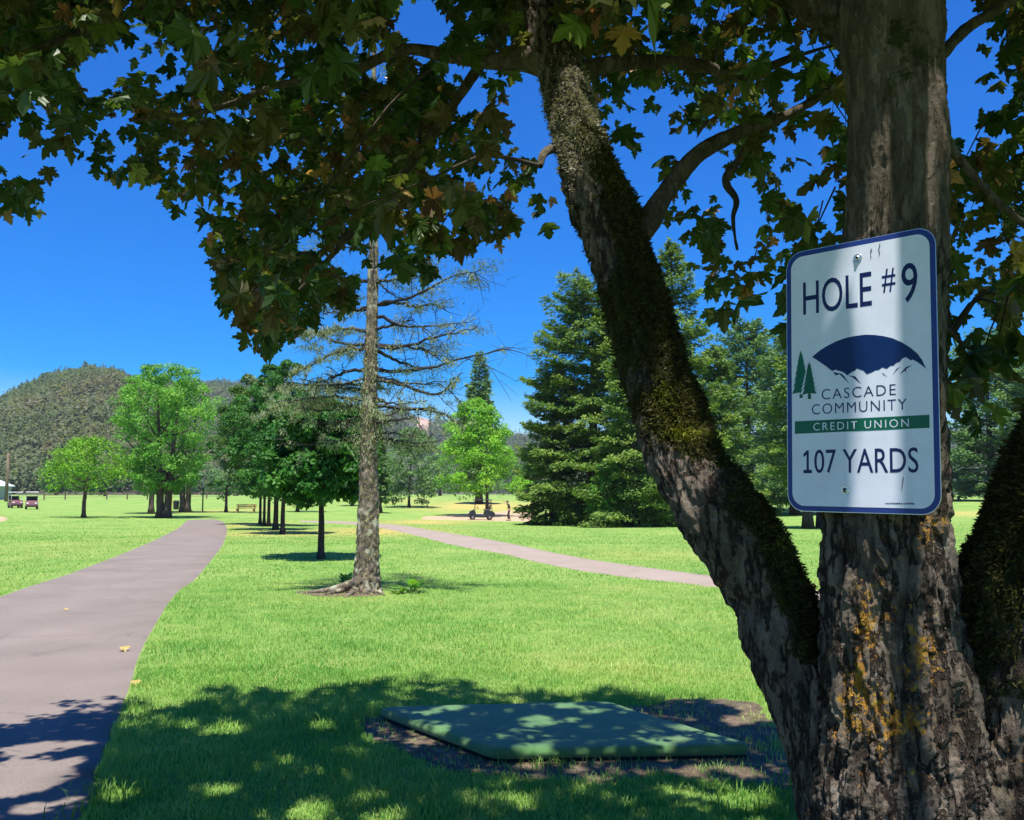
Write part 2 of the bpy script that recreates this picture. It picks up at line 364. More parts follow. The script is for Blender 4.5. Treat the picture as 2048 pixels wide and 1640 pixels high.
# the bare cleared slope
a = Acc(); gi = np.arange(20, 50)
Vb = HG3[14:26, 12:34].copy(); q = Vb.reshape(-1, 3).copy(); q[:, 2] += .8; nI, nJ = Vb.shape[:2]
ii = np.arange(nI - 1)[:, None] * nJ; jj = np.arange(nJ - 1)[None]; Fb = np.stack([ii + jj, ii + nJ + jj, ii + nJ + jj + 1, ii + jj + 1], -1).reshape(-1, 4)
pxb, pyb, _ = project(q[Fb].mean(1)); Fb = Fb[((pxb - 838) / 46) ** 2 + ((pyb - 846) / 24) ** 2 < 1]
if len(Fb): tag(Acc().add(q, Fb).build('hill', M_bare, smooth=True), kind='structure')

# ------------------------------------------------------------------ background trees
S_LIME = [(0, (0.079, 0.243, 0.012)), (.5, (0.165, 0.386, 0.021)), (1, (0.286, 0.486, 0.041))]
S_YEL = [(0, (0.061, 0.200, 0.010)), (.5, (0.134, 0.312, 0.015)), (1, (0.226, 0.388, 0.037))]
S_GRN = [(0, (0.054, 0.185, 0.021)), (.5, (0.117, 0.309, 0.033)), (1, (0.254, 0.448, 0.058))]
S_DRK = [(0, (0.019, 0.083, 0.010)), (.5, (0.038, 0.139, 0.017)), (1, (0.078, 0.212, 0.025))]
S_OLV = [(0, (0.027, 0.083, 0.013)), (.5, (0.059, 0.137, 0.020)), (1, (0.117, 0.205, 0.032))]
S_WIL = [(0, (0.069, 0.146, 0.051)), (.5, (0.131, 0.234, 0.079)), (1, (0.200, 0.307, 0.102))]
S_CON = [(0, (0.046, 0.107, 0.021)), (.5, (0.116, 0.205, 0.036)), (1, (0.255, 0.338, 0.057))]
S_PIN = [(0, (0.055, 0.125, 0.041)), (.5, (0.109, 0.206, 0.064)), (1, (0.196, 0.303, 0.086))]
M_F = {k: foliage('foliage_' + k, s, trans=.28, clump=c) for k, s, c in (('lime', S_LIME, .9), ('yellow', S_YEL, .9), ('green', S_GRN, .9), ('dark', S_DRK, .9), ('olive', S_OLV, .9), ('willow', S_WIL, .7), ('conifer', S_CON, .7), ('pine', S_PIN, .7))}
M_bark1 = bark('young_bark', (.045, .034, .028), (.115, .085, .07), 5)
M_bark2 = bark('dark_bark', (.03, .024, .02), (.075, .058, .048), 5)
def place(px, py):
    b = at(px, py); return b, b[1] / FPX
def broadleaf(label, px, py, top, lf, rt, bot, col, n=7000, shape='round', leaf=None, trunk_px=10, cat='tree', group=None, name='tree', multi=1, seed=0, mat=None, crown='crown', depth=1.0, ncl=None):
    r = np.random.default_rng(1000 + seed + int(px * 7 + top))
    b, s = place(px, py)
    root = thing(name, label, cat, b, 0, group)
    H = (py - top) * s; z0 = (py - bot) * s; rx = (rt - lf) / 2 * s; ox = ((lf + rt) / 2 - px) * s
    z0 = max(z0, 0); Hc = H - z0
    leaf = leaf or max(.12, 4.2 * s)
    def prof(t):
        if shape == 'round': return np.sqrt(np.clip(1 - (2 * t - .9) ** 2 / 1.21, .02, 1))
        if shape == 'dome': return np.clip(np.sqrt(np.clip(1 - t ** 2, 0, 1)), .08, 1) * np.clip(.55 + t * 3.5, 0, 1)
        if shape == 'cone': return np.clip(1.08 * (1 - t) ** .48, .05, 1) * np.clip(.7 + t * 4, 0, 1)
        if shape == 'vase': return np.clip(.45 + 1.1 * t, 0, 1) * np.sqrt(np.clip(1 - ((t - .55) / .5).clip(0) ** 2.2, .03, 1))
        return np.clip(1 - t * .3, 0, 1)
    ncl = ncl or 90
    t = r.uniform(0, 1, ncl) ** .9; ang = r.uniform(0, 6.283, ncl); rad = rx * prof(t) * np.sqrt(r.uniform(.15, 1, ncl)) * r.uniform(.86, 1.1, ncl)
    C = np.stack([ox * sstep(-.1, .4, t) + np.cos(ang) * rad, np.sin(ang) * rad * depth, z0 + t * Hc * .93 + Hc * .03], 1)
    cr = rx * r.uniform(.15, .30, ncl) * (.55 + .45 * prof(t))
    ci = r.integers(0, ncl, n)
    dirs = unit(r.normal(size=(n, 3))); dirs[:, 2] = np.where(r.random(n) < .65, np.abs(dirs[:, 2]), dirs[:, 2])
    P = C[ci] + dirs * (cr[ci] * r.uniform(.35, 1.08, n) ** .6)[:, None] * [1, 1, .75]
    P[:, 2] = np.maximum(P[:, 2], .05)
    nn = unit(dirs + [0, 0, .5] + r.normal(size=(n, 3)) * .45); D = np.cross(nn, r.normal(size=(n, 3))); D[:, 2] -= .35
    sz = leaf * r.uniform(.6, 1.35, n)
    V, F = cards(P, D, nn, sz, sz * .72)
    tn = np.clip(.45 + r.normal(size=ncl)[ci] * .13 + r.normal(size=n) * .16, 0, 1)
    Acc().add(V, F, tn).build(crown, mat or M_F[col], root)
    tw = trunk_px * s / 2
    for q in range(multi):
        A = Acc(); dx = (q - (multi - 1) / 2) * tw * 1.5
        zz = np.linspace(0, z0 + Hc * .72, 14); f = zz / zz[-1]
        spread = dx * (1 + 2.2 * f * (multi > 1))
        Pt = np.c_[spread + ox * sstep(.2, 1, f) * .8 + perlin(np.c_[f * 3, f * 0 + px + q, f * 0]) * tw * 1.2 * f, perlin(np.c_[f * 3, f * 0 + 9 + q, f * 0]) * tw * f, zz - .06]
        add_tube(A, Pt, tw * np.where(f < .04, 1.5, 1.0 - .75 * f), 9)
        for li in range(9):
            f0 = r.uniform(max(.28, z0 / zz[-1] * .85), .9); st = np.array([np.interp(f0, f, Pt[:, c]) for c in range(3)]); an = r.uniform(0, 6.283); ll = rx * r.uniform(.4, .8)
            e = st + [math.cos(an) * ll, math.sin(an) * ll * depth, ll * r.uniform(.5, 1.1)]; md = (st + e) / 2 - [0, 0, ll * .12]
            add_tube(A, spline([st, md, e], 7), np.linspace(tw * .5 * (1 - .6 * f0), tw * .08, 7), 5)
        A.build('trunk', M_bark2 if col in ('dark', 'olive') else M_bark1, root, smooth=True)
    return root
def conifer(label, px, py, top, hw, n=16000, col='conifer', bot=None, trunk_px=14, droop=.35, leaf=None, name='conifer', group=None, power=.75, lean=0, seed=0, fluff=1.0):
    r = np.random.default_rng(500 + seed + int(px)); b, s = place(px, py)
    root = thing(name, label, 'conifer', b, 0, group)
    H = (py - top) * s; z0 = (py - (bot or py - 20)) * s; R = hw * s; leaf = leaf or max(.2, 6.0 * s)
    nb = int(26 + H * 9); u = np.sort(r.uniform(0, 1, nb)) ** .92; zb = z0 + (H - z0) * u * .985
    Lb = R * np.clip(1 - u, .015, 1) ** power * r.uniform(.72 - .22 * (fluff > 1), 1.12 + .06 * (fluff > 1), nb) * np.clip(.72 + u * 3, 0, 1); ang = (np.arange(nb) * 2.399 + r.normal(size=nb) * .4)
    w = Lb / Lb.sum(); cnt = np.maximum((w * n).astype(int), 14); bi = np.repeat(np.arange(nb), cnt); N_ = len(bi)
    q = r.uniform(.18, 1, N_) ** .7; up = .20 * (u[bi] - .25)
    dirv = np.stack([np.cos(ang), np.sin(ang), ang * 0], 1)[bi]; side = np.stack([-np.sin(ang), np.cos(ang), ang * 0], 1)[bi]
    wid = Lb[bi] * .36 * np.sin(np.clip(q, 0, 1) * 2.6 + .25).clip(.15)
    lat = r.uniform(-1, 1, N_); thick = leaf * .9
    z = zb[bi] + Lb[bi] * (up * 2 * q - droop * q ** 1.6 * (1 - u[bi]) + .16 * q ** 4) - np.abs(lat) * wid * .25 + r.normal(size=N_) * thick * .45 * fluff * (1 - .5 * q)
    P = np.c_[(dirv * (q * Lb[bi])[:, None] + side * (lat * wid)[:, None])[:, :2], z] + r.normal(size=(N_, 3)) * leaf * .25 * fluff
    P[:, 2] = np.maximum(P[:, 2], .08)
    D = dirv + side * (lat * .9)[:, None] + r.normal(size=(N_, 3)) * .35; D[:, 2] -= droop * .7
    nn = unit(np.c_[dirv[:, :2] * .45, np.ones(N_)] + r.normal(size=(N_, 3)) * .45); sz = leaf * r.uniform(.6, 1.3, N_)
    V, F = cards(P, D, nn, sz * 1.35, sz * .6)
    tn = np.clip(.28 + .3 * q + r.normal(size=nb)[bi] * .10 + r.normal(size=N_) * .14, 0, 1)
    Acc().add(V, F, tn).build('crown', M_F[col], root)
    A = Acc(); tw = trunk_px * s / 2; f = np.linspace(0, 1, 12)
    add_tube(A, np.c_[f * 0, f * 0, f * H * .97 - .1], tw * np.where(f < .05, 1.35, 1.02 - f * .98), 9)
    for k_ in range(0, nb, 2):
        p0 = np.array([0, 0, zb[k_]]); e = p0 + np.array([math.cos(ang[k_]), math.sin(ang[k_]), 0]) * Lb[k_] * .8 - [0, 0, Lb[k_] * droop * .5 * (1 - u[k_])]
        add_tube(A, np.array([p0, (p0 + e) / 2 + [0, 0, Lb[k_] * .06], e]), [tw * .22 * (1 - u[k_] * .6), tw * .14, tw * .05], 5)
    A.build('trunk', M_bark2, root, smooth=True)
    return root
# left and middle
broadleaf('small umbrella shaped lime green tree standing alone beside the tall bright green clump', 167, 1035, 878, 78, 268, 985, 'yellow', 7500, 'dome', trunk_px=9)
broadleaf('tall bright green vase shaped tree, front of its clump beside the path end', 327, 1036, 728, 232, 424, 1003, 'green', 26000, 'vase', trunk_px=16, multi=2, group='clump of tall bright green trees', ncl=150)
broadleaf('tall bright green tree behind the left of its clump, trunk forking low', 302, 1028, 742, 222, 345, 995, 'green', 9000, 'vase', trunk_px=11, group='clump of tall bright green trees', ncl=100)
broadleaf('tall bright green tree at the right of its clump, dark bins by its foot', 370, 1025, 748, 318, 428, 995, 'green', 8000, 'vase', trunk_px=12, multi=2, group='clump of tall bright green trees', ncl=100)
broadleaf('dark green tree with a thin low forked trunk near the orange bench', 452, 1025, 800, 418, 525, 1004, 'dark', 6000, 'round', trunk_px=6)
broadleaf('olive tinged dark tree at the back of the row beside the path', 520, 1050, 742, 428, 560, 1000, 'olive', 22000, 'round', trunk_px=6, group='row of dark green trees beside the path')
broadleaf('tall dark tree with pointed top, second from the back of the path row', 528, 1052, 722, 478, 600, 1000, 'dark', 20000, 'round', trunk_px=6, group='row of dark green trees beside the path')
broadleaf('tallest dark tree in the middle of the path row', 537, 1053, 712, 500, 640, 1000, 'dark', 22000, 'round', trunk_px=7, group='row of dark green trees beside the path')
broadleaf('dark green tree with the thickest trunk of the path row', 551, 1060, 770, 440, 610, 1004, 'dark', 22000, 'round', trunk_px=11, group='row of dark green trees beside the path')
broadleaf('dark green tree nearest the spruce in the path row, reddish bare trunk', 565, 1068, 790, 490, 660, 1006, 'dark', 22000, 'round', trunk_px=10, group='row of dark green trees beside the path')
broadleaf('round dark maple with a short black forked trunk just left of the spruce', 642, 1118, 800, 514, 752, 1014, 'dark', 36000, 'round', trunk_px=15, ncl=140)
broadleaf('small far tree whose dark trunk shows between the row and the round maple', 595, 1024, 850, 560, 660, 1000, 'dark', 4000, 'round', trunk_px=7)
broadleaf('small far dark tree seen under the round maple crown', 704, 1012, 880, 668, 745, 998, 'dark', 3500, 'round', trunk_px=6)
conifer('slim dark conifer half hidden behind the lichen covered spruce trunk', 756, 1026, 838, 30, 5000, 'pine', bot=1000, trunk_px=16)
broadleaf('dusty grey green willow like shrub reaching the ground right of the spruce', 818, 1015, 852, 762, 884, 1014, 'willow', 9000, 'round', trunk_px=6, ncl=120, name='large_shrub', cat='shrub')
broadleaf('bright lime green cone shaped tree shading the parked dark golf cart', 974, 1033, 795, 858, 1044, 992, 'lime', 22000, 'cone', trunk_px=8, ncl=140)
conifer('distant narrow dark conifer rising above the lime green tree', 958, 1008, 698, 50, 8000, 'pine', bot=960, droop=.2, power=.5)
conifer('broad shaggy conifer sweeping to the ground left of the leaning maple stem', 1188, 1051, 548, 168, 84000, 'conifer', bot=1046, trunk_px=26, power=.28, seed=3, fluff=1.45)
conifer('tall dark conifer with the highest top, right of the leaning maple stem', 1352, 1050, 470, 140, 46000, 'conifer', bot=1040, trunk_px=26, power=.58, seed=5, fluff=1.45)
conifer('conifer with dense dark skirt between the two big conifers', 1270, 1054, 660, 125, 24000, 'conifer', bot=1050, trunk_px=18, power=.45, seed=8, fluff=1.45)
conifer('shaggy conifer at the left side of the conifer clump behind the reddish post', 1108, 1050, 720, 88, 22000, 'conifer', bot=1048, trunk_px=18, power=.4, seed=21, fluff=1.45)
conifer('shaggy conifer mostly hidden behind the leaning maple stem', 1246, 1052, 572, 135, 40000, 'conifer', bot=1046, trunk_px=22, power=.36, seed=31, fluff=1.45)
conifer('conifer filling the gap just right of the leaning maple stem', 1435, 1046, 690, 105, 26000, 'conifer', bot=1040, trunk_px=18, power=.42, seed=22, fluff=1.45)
broadleaf('small leafy bush in front of the big shaggy conifer', 1212, 1054, 925, 1172, 1262, 1050, 'green', 3500, 'round', trunk_px=5, name='bush', cat='bush')
conifer('blue green pine between the leaning maple stem and the sign', 1500, 1022, 640, 122, 34000, 'pine', bot=990, trunk_px=18, droop=.1, power=.36, seed=2, fluff=1.45)
conifer('blue green pine behind the sign, its left side showing', 1590, 1030, 655, 115, 26000, 'pine', bot=1000, trunk_px=18, droop=.1, power=.36, seed=6, fluff=1.45)
broadleaf('pale green shrub at the foot of the pines left of the sign', 1536, 1030, 985, 1500, 1580, 1030, 'lime', 2200, 'round', trunk_px=4, name='bush', cat='bush')
conifer('blue green pine right of the sign with a bare gap under it', 1985, 1001, 660, 118, 32000, 'pine', bot=985, trunk_px=18, droop=.1, power=.36, seed=4, fluff=1.45)
conifer('blue green pine at the right edge, partly behind the right maple stem', 2092, 1003, 690, 110, 20000, 'pine', bot=985, trunk_px=18, droop=.1, power=.36, seed=7, fluff=1.45)
broadleaf('low dark bush in the gap between sign and right pine', 1905, 1000, 900, 1872, 1945, 1000, 'dark', 3000, 'round', trunk_px=5, name='bush', cat='bush')
for nm, px, py, lab, top in (('a', 1616, 1058, 'tree with a flared purplish trunk showing under the left half of the sign', 560), ('b', 1644, 1056, 'tree whose dark trunk shows beside the maple trunk under the sign', 590)):
    conifer(lab, px, py, top, 90, 12000, 'conifer', bot=960, trunk_px=20, power=.55, seed=11)
# far belt behind the lawn
r_ = np.random.default_rng(5)
BELT = [(-70, 905, 'willow', 'pale rounded tree at the far left edge behind the white carts'), (42, 908, 'willow', 'round pale green tree behind the golf carts and the pole'), (112, 925, 'olive', 'far olive tree between the pale round tree and the umbrella shaped tree'),
        (210, 935, 'olive', 'far olive tree low behind the umbrella shaped tree'), (405, 930, 'willow', 'far pale tree right of the tall bright clump'), (470, 940, 'willow', 'far pale tree seen past the dark tree by the orange bench'), (615, 935, 'dark', 'far dark tree between the path row and the round maple'),
        (690, 925, 'willow', 'far grey green tree behind the round maple'), (780, 915, 'olive', 'far olive tree behind the willow like shrub'), (880, 905, 'willow', 'far pale tree between the willow like shrub and the lime tree'), (1035, 900, 'olive', 'far olive tree between the lime tree and the shaggy conifer'),
        (1445, 880, 'dark', 'far dark tree left of the blue green pines'), (1700, 860, 'dark', 'far dark tree hidden mostly by the maple trunk'), (1860, 880, 'olive', 'far olive tree just right of the sign'), (2060, 870, 'dark', 'far dark tree behind the right pines')]
for px, top, col, lab in BELT:
    broadleaf(lab, px, 990 + r_.uniform(-1, 2), top, px - r_.uniform(38, 52), px + r_.uniform(38, 52), 988, col, 2600, 'round', trunk_px=6, group='far trees along the edge of the lawn', ncl=60)

# ------------------------------------------------------------------ the maple: trunk, stems, limbs, moss, leaves
maple = thing('maple_tree', 'big mossy maple with three stems, leafy canopy overhead and a sign on its trunk', 'tree', (.9, 2.1, 0))
MB_ = np.array([.9, 2.1, 0])
def bark_mat(name, lich_col=(.40, .14, .02), gray=(.25, .205, .165)):
    m, t, p, N, L = new_mat(name)
    n = nz(t, 15, 9, .78, sc=(1, 1, .3)); n2 = nz(t, 42, 6, .8); n3 = nz(t, 3.0, 4)
    c = ramp(t, n.outputs[0], [(.34, (.045, .036, .028)), (.46, (.13, .105, .085)), (.58, gray), (.70, (.38, .34, .29))]).outputs[0]
    c = mixc(t, math_(t, 'MULTIPLY', ramp(t, n3.outputs[0], [(.5, (0, 0, 0)), (.65, (1, 1, 1))]).outputs[0], .4), c, (.11, .095, .045))
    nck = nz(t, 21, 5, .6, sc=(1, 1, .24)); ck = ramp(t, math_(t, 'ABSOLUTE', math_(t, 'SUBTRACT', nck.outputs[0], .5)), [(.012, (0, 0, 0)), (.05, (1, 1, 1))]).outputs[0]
    pale = ramp(t, n2.outputs[0], [(.60, (0, 0, 0)), (.66, (1, 1, 1))]).outputs[0]
    c = mixc(t, math_(t, 'MULTIPLY', pale, .55), c, (.33, .32, .30))
    n4 = nz(t, 14, 5, .65); n5 = nz(t, 75, 5, .75); lf = math_(t, 'ADD', math_(t, 'ADD', math_(t, 'MULTIPLY', n4.outputs[0], .45), math_(t, 'MULTIPLY', n5.outputs[0], .55)), math_(t, 'MULTIPLY', attr(t, 'lichen'), .135))
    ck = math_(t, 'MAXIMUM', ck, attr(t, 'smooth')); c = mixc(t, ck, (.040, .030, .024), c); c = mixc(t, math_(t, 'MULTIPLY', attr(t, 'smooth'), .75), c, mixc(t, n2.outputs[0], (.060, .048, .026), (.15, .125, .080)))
    lr = ramp(t, lf, [(.635, (0, 0, 0)), (.66, (1, 1, 1))]).outputs[0]
    lc = ramp(t, n2.outputs[0], [(.35, lich_col), (.65, (.50, .34, .06))]).outputs[0]
    c = mixc(t, lr, c, lc)
    mo = math_(t, 'ADD', attr(t, 'moss'), math_(t, 'MULTIPLY', math_(t, 'SUBTRACT', n4.outputs[0], .5), 1.6))
    mf = ramp(t, mo, [(.42, (0, 0, 0)), (.55, (1, 1, 1))]).outputs[0]
    c = mixc(t, mf, c, ramp(t, n2.outputs[0], [(.35, (.022, .026, .009)), (.65, (.055, .06, .016))]).outputs[0])
    L.new(c, p.inputs['Base Color']); p.inputs['Roughness'].default_value = .92; p.inputs['Specular IOR Level'].default_value = .15
    hb = math_(t, 'ADD', math_(t, 'MULTIPLY', ck, .9), n2.outputs[0]); bump(t, p, hb, 1.0, .018)
    return m
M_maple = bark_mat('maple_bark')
def bark_tube(rows, nring, nseg, amp, fs=16, stretch=.22, seed=0, smooth_top=None, lump=.06, flare=None):
    """rows: (px, py, halfwidth px, depth Y).  Returns centres, radii and a displaced tube."""
    rows = np.array(rows, float); C0 = np.array([pt(a, b, d) for a, b, _, d in rows]); R0 = rows[:, 2] * rows[:, 3] / FPX
    S = spline(np.c_[C0, R0], nring); C, R = S[:, :3], S[:, 3]
    T, Nn, B = frames(C); a = np.arange(nseg) * 2 * np.pi / nseg
    dirs = np.cos(a)[None, :, None] * Nn[:, None] + np.sin(a)[None, :, None] * B[:, None]
    s = np.concatenate([[0], np.cumsum(np.linalg.norm(np.diff(C, axis=0), axis=1))])
    Q = np.stack([np.cos(a)[None] * R[:, None], np.sin(a)[None] * R[:, None], np.repeat(s[:, None], nseg, 1)], -1).reshape(-1, 3) + seed * 7.3
    low = perlin(Q * [5, 5, 2.5]) * lump + perlin(Q * [11, 11, 5]) * lump * .5
    w1 = perlin(Q * 6) * .35
    f1 = np.abs(perlin(Q * [fs, fs, fs * stretch] + w1[:, None])); f2 = np.abs(perlin(Q * [fs * 2.3, fs * 2.3, fs * stretch * 2.6] + w1[:, None] * 2))
    d = np.minimum(1, f1 * 4.2) * .6 + np.minimum(1, f2 * 3.6) * .4 - .75 + perlin(Q * fs * 5) * .30
    am = np.repeat(amp if np.ndim(amp) else np.full(nring, amp), nseg)
    rad = np.repeat(R, nseg) * (1 + low) + am * d
    V = np.repeat(C, nseg, 0) + dirs.reshape(-1, 3) * rad[:, None]
    m, n = nring, nseg
    i = np.arange(m - 1)[:, None] * n; j = np.arange(n)[None]; k = (j + 1) % n
    F = np.stack([i + j, i + k, i + n + k, i + n + j], -1).reshape(-1, 4)
    return C, R, V, F, dirs.reshape(-1, 3)
SH = .6
s_t0 = np.array([.63059583, 2.07071526, 1.56147596]); SR = np.array([[.69006, .72334, .02441], [-.72363, .69016, .00540], [-.01295, -.02139, .99969]]); s_r0 = SR[:, 0] * .34044; s_u0 = SR[:, 2] * SH
def amp_prof(n, a0, a1): return np.linspace(a0, a1, n)
trunk_rows = [(1850, 2420, 330, 2.16), (1842, 2200, 268, 2.15), (1830, 1900, 222, 2.13), (1814, 1700, 186, 2.12), (1800, 1560, 160, 2.12), (1798, 1450, 146, 2.12), (1786, 1300, 134, 2.12), (1778, 1200, 128, 2.12), (1768, 1040, 118, 2.11),
              (1772, 900, 112, 2.10), (1784, 600, 104, 2.08), (1790, 450, 99, 2.06), (1797, 300, 97, 2.06), (1789, 180, 96, 2.06), (1782, 40, 104, 2.06), (1790, -120, 92, 2.06), (1800, -500, 84, 2.06), (1790, -1000, 60, 2.1), (1810, -1500, 42, 2.1)]
trunk_rows = [(a, b, c, d - .045) for a, b, c, d in trunk_rows]
Ct, Rt, Vt, Ft, Dt = bark_tube(trunk_rows, 560, 260, np.interp(np.linspace(0, 1, 560), [0, .45, .62, 1], [.040, .028, .014, .010]), fs=21, stretch=.20, seed=1, lump=.04)
px, py, _ = project(Vt)
def blob(px, py, cx, cy, sx, sy, a=1): return a * np.exp(-((px - cx) / sx) ** 2 - ((py - cy) / sy) ** 2)
front = Dt[:, 1] < .3
lich = front * np.clip(blob(px, py, 1735, 1220, 45, 90) + blob(px, py, 1855, 1270, 42, 110, .85) + blob(px, py, 1855, 1060, 45, 60) + blob(px, py, 1770, 1420, 90, 120, .75) + blob(px, py, 1700, 1400, 40, 90, .8) + blob(px, py, 1820, 1520, 90, 90, .4), 0, 1)
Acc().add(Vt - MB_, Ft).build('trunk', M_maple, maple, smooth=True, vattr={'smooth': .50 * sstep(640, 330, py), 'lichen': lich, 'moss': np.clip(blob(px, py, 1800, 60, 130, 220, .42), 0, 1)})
left_rows = [(1790, 2420, 230, 2.22), (1770, 2150, 190, 2.21), (1740, 1850, 135, 2.20), (1712, 1650, 110, 2.19), (1672, 1520, 92, 2.19), (1628, 1410, 82, 2.20), (1574, 1300, 78, 2.22), (1542, 1200, 80, 2.24), (1490, 1100, 84, 2.26), (1450, 1040, 84, 2.28), (1398, 975, 78, 2.31), (1364, 920, 72, 2.34),
             (1345, 860, 69, 2.37), (1332, 800, 70, 2.40), (1296, 700, 66, 2.45), (1268, 600, 65, 2.50), (1240, 500, 64, 2.55), (1200, 400, 66, 2.60), (1163, 300, 52, 2.65), (1135, 200, 50, 2.7), (1107, 100, 43, 2.75), (1078, 0, 35, 2.8), (1050, -120, 31, 2.85), (990, -350, 24, 2.95), (900, -700, 14, 3.1)]
Cl, Rl, Vl, Fl, Dl = bark_tube(left_rows, 520, 190, .022, fs=15, stretch=.35, seed=2, lump=.09)
px, py, _ = project(Vl)
upn = Dl @ unit(np.array([.55, -.1, .8])); moss_l = np.clip(sstep(-.2, .5, upn) * .8 * ((py > 250) & (py < 1330)) + blob(px, py, 1230, 620, 110, 220, .55) + blob(px, py, 1360, 830, 90, 70, .6), 0, 1)
moss_l = np.clip(moss_l + perlin(Vl * 9) * .45 + perlin(Vl * 25) * .25, 0, 1)
moss_l *= 1 - .9 * np.clip(blob(px, py, 1385, 960, 80, 45) + blob(px, py, 1440, 1100, 60, 70, .8), 0, 1)
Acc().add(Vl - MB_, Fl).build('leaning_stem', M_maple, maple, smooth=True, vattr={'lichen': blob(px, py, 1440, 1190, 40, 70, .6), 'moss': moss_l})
right_rows = [(1900, 2420, 250, 2.16), (1930, 2100, 190, 2.14), (1965, 1800, 140, 2.12), (2000, 1600, 112, 2.10), (2025, 1480, 106, 2.09), (2032, 1300, 116, 2.08), (2036, 1200, 118, 2.07), (2068, 1120, 112, 2.06), (2094, 1050, 106, 2.05), (2112, 980, 104, 2.04), (2150, 880, 100, 2.03), (2210, 720, 92, 2.0), (2310, 480, 84, 1.97), (2420, 150, 74, 1.95), (2540, -300, 60, 1.95), (2640, -800, 44, 1.95)]
Cr, Rr, Vr, Fr, Dr = bark_tube(right_rows, 420, 170, .022, fs=15, stretch=.35, seed=3, lump=.08)
px, py, _ = project(Vr); upn = Dr @ unit(np.array([-.6, -.1, .75])); moss_r = np.clip(sstep(-.1, .6, upn) * .9 + blob(px, py, 2040, 1000, 80, 130, .7), 0, 1) * sstep(1450, 1330, py + 90 * perlin(Vr * 12)); moss_r = np.clip(moss_r + perlin(Vr * 9) * .4 + perlin(Vr * 25) * .2, 0, 1) * (py < 1480)
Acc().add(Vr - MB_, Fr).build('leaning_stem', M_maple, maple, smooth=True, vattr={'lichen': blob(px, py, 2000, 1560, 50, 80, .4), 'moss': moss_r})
limbs = [[(1255, 480, 34, 2.57), (1298, 440, 27, 2.6), (1322, 400, 21, 2.62), (1355, 355, 19, 2.66), (1395, 310, 18, 2.7), (1445, 280, 16, 2.75), (1500, 256, 14, 2.82), (1570, 232, 11, 2.9), (1680, 170, 8, 3.0)],
         [(1105, 130, 34, 2.74), (1050, 118, 26, 2.78), (985, 122, 18, 2.85), (900, 112, 14, 2.95), (800, 100, 12, 3.1), (690, 150, 10, 3.25), (560, 170, 8, 3.4), (420, 220, 6, 3.5), (260, 240, 4, 3.6)],
         [(1140, 150, 22, 2.72), (1200, 132, 18, 2.8), (1290, 124, 15, 2.95), (1400, 132, 13, 3.1), (1480, 150, 11, 3.25), (1600, 110, 8, 3.4)],
         [(1760, 90, 62, 2.07), (1690, 30, 56, 2.1), (1600, -20, 46, 2.16), (1500, -70, 38, 2.25), (1350, -190, 30, 2.4), (1100, -400, 22, 2.7), (700, -700, 12, 3.2)],
         [(1560, 232, 9, 2.9), (1515, 270, 9, 2.86), (1478, 320, 9, 2.84), (1452, 362, 9, 2.83), (1472, 400, 6, 2.82), (1466, 440, 5, 2.81), (1474, 500, 3, 2.8)],
         [(1868, 255, 16, 2.08), (1905, 300, 11, 2.12), (1940, 345, 9, 2.16), (1990, 400, 8, 2.22), (2050, 450, 7, 2.3), (2140, 520, 5, 2.4)],
         [(1875, 120, 14, 2.08), (1930, 60, 12, 2.2), (2010, 10, 10, 2.3), (2140, -80, 8, 2.5)],
         [(1112, 296, 10, 2.64), (1096, 300, 9, 2.62), (1085, 312, 8, 2.6), (1080, 332, 7, 2.58)],
         [(1100, -100, 26, 2.83), (900, -120, 20, 3.0), (640, -60, 15, 3.2), (350, 0, 11, 3.3), (120, 80, 7, 3.3), (-100, 160, 5, 3.2)],
         [(1060, -40, 20, 2.82), (960, 130, 12, 3.2), (820, 330, 9, 3.5), (700, 470, 7, 3.7), (600, 580, 4, 3.8)],
         [(1890, 480, 7, 2.2), (1884, 640, 6, 2.35), (1905, 665, 5, 2.42), (1935, 695, 4, 2.46), (1975, 700, 3, 2.5)]]
SKEL = [Cl[260:], Ct[360:], Cr[250:]]
for q, rows in enumerate(limbs):
    C, R, V, F, D = bark_tube(rows, 26 * len(rows) if q not in (3,) else 260, 40 if q != 3 else 110, .004 if q != 3 else .007, fs=26, seed=10 + q, lump=.12)
    p_, y_, _ = project(V)
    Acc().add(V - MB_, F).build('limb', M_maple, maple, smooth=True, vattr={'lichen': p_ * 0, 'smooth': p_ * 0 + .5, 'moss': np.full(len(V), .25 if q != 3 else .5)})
    SKEL.append(C)
# big limbs above and behind the frame that carry the rest of the canopy
for q, e in enumerate([(-3.8, 3.0, 5.0), (-1.5, 5.2, 5.4), (2.8, 5.2, 5.5), (5.0, 3.0, 5.0), (4.0, -.5, 5.6), (1.0, -1.8, 6), (-2.6, -.2, 5.6), (.6, 2.4, 8.2)]):
    st = Cl[-60] if e[0] < 0 else Ct[-120]; st = np.array(st); e = np.array(e); P = spline([st, st * .6 + e * .4 + [0, 0, .5], e], 14)
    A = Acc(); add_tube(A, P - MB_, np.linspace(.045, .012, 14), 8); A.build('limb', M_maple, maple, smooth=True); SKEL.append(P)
SK = np.concatenate(SKEL)
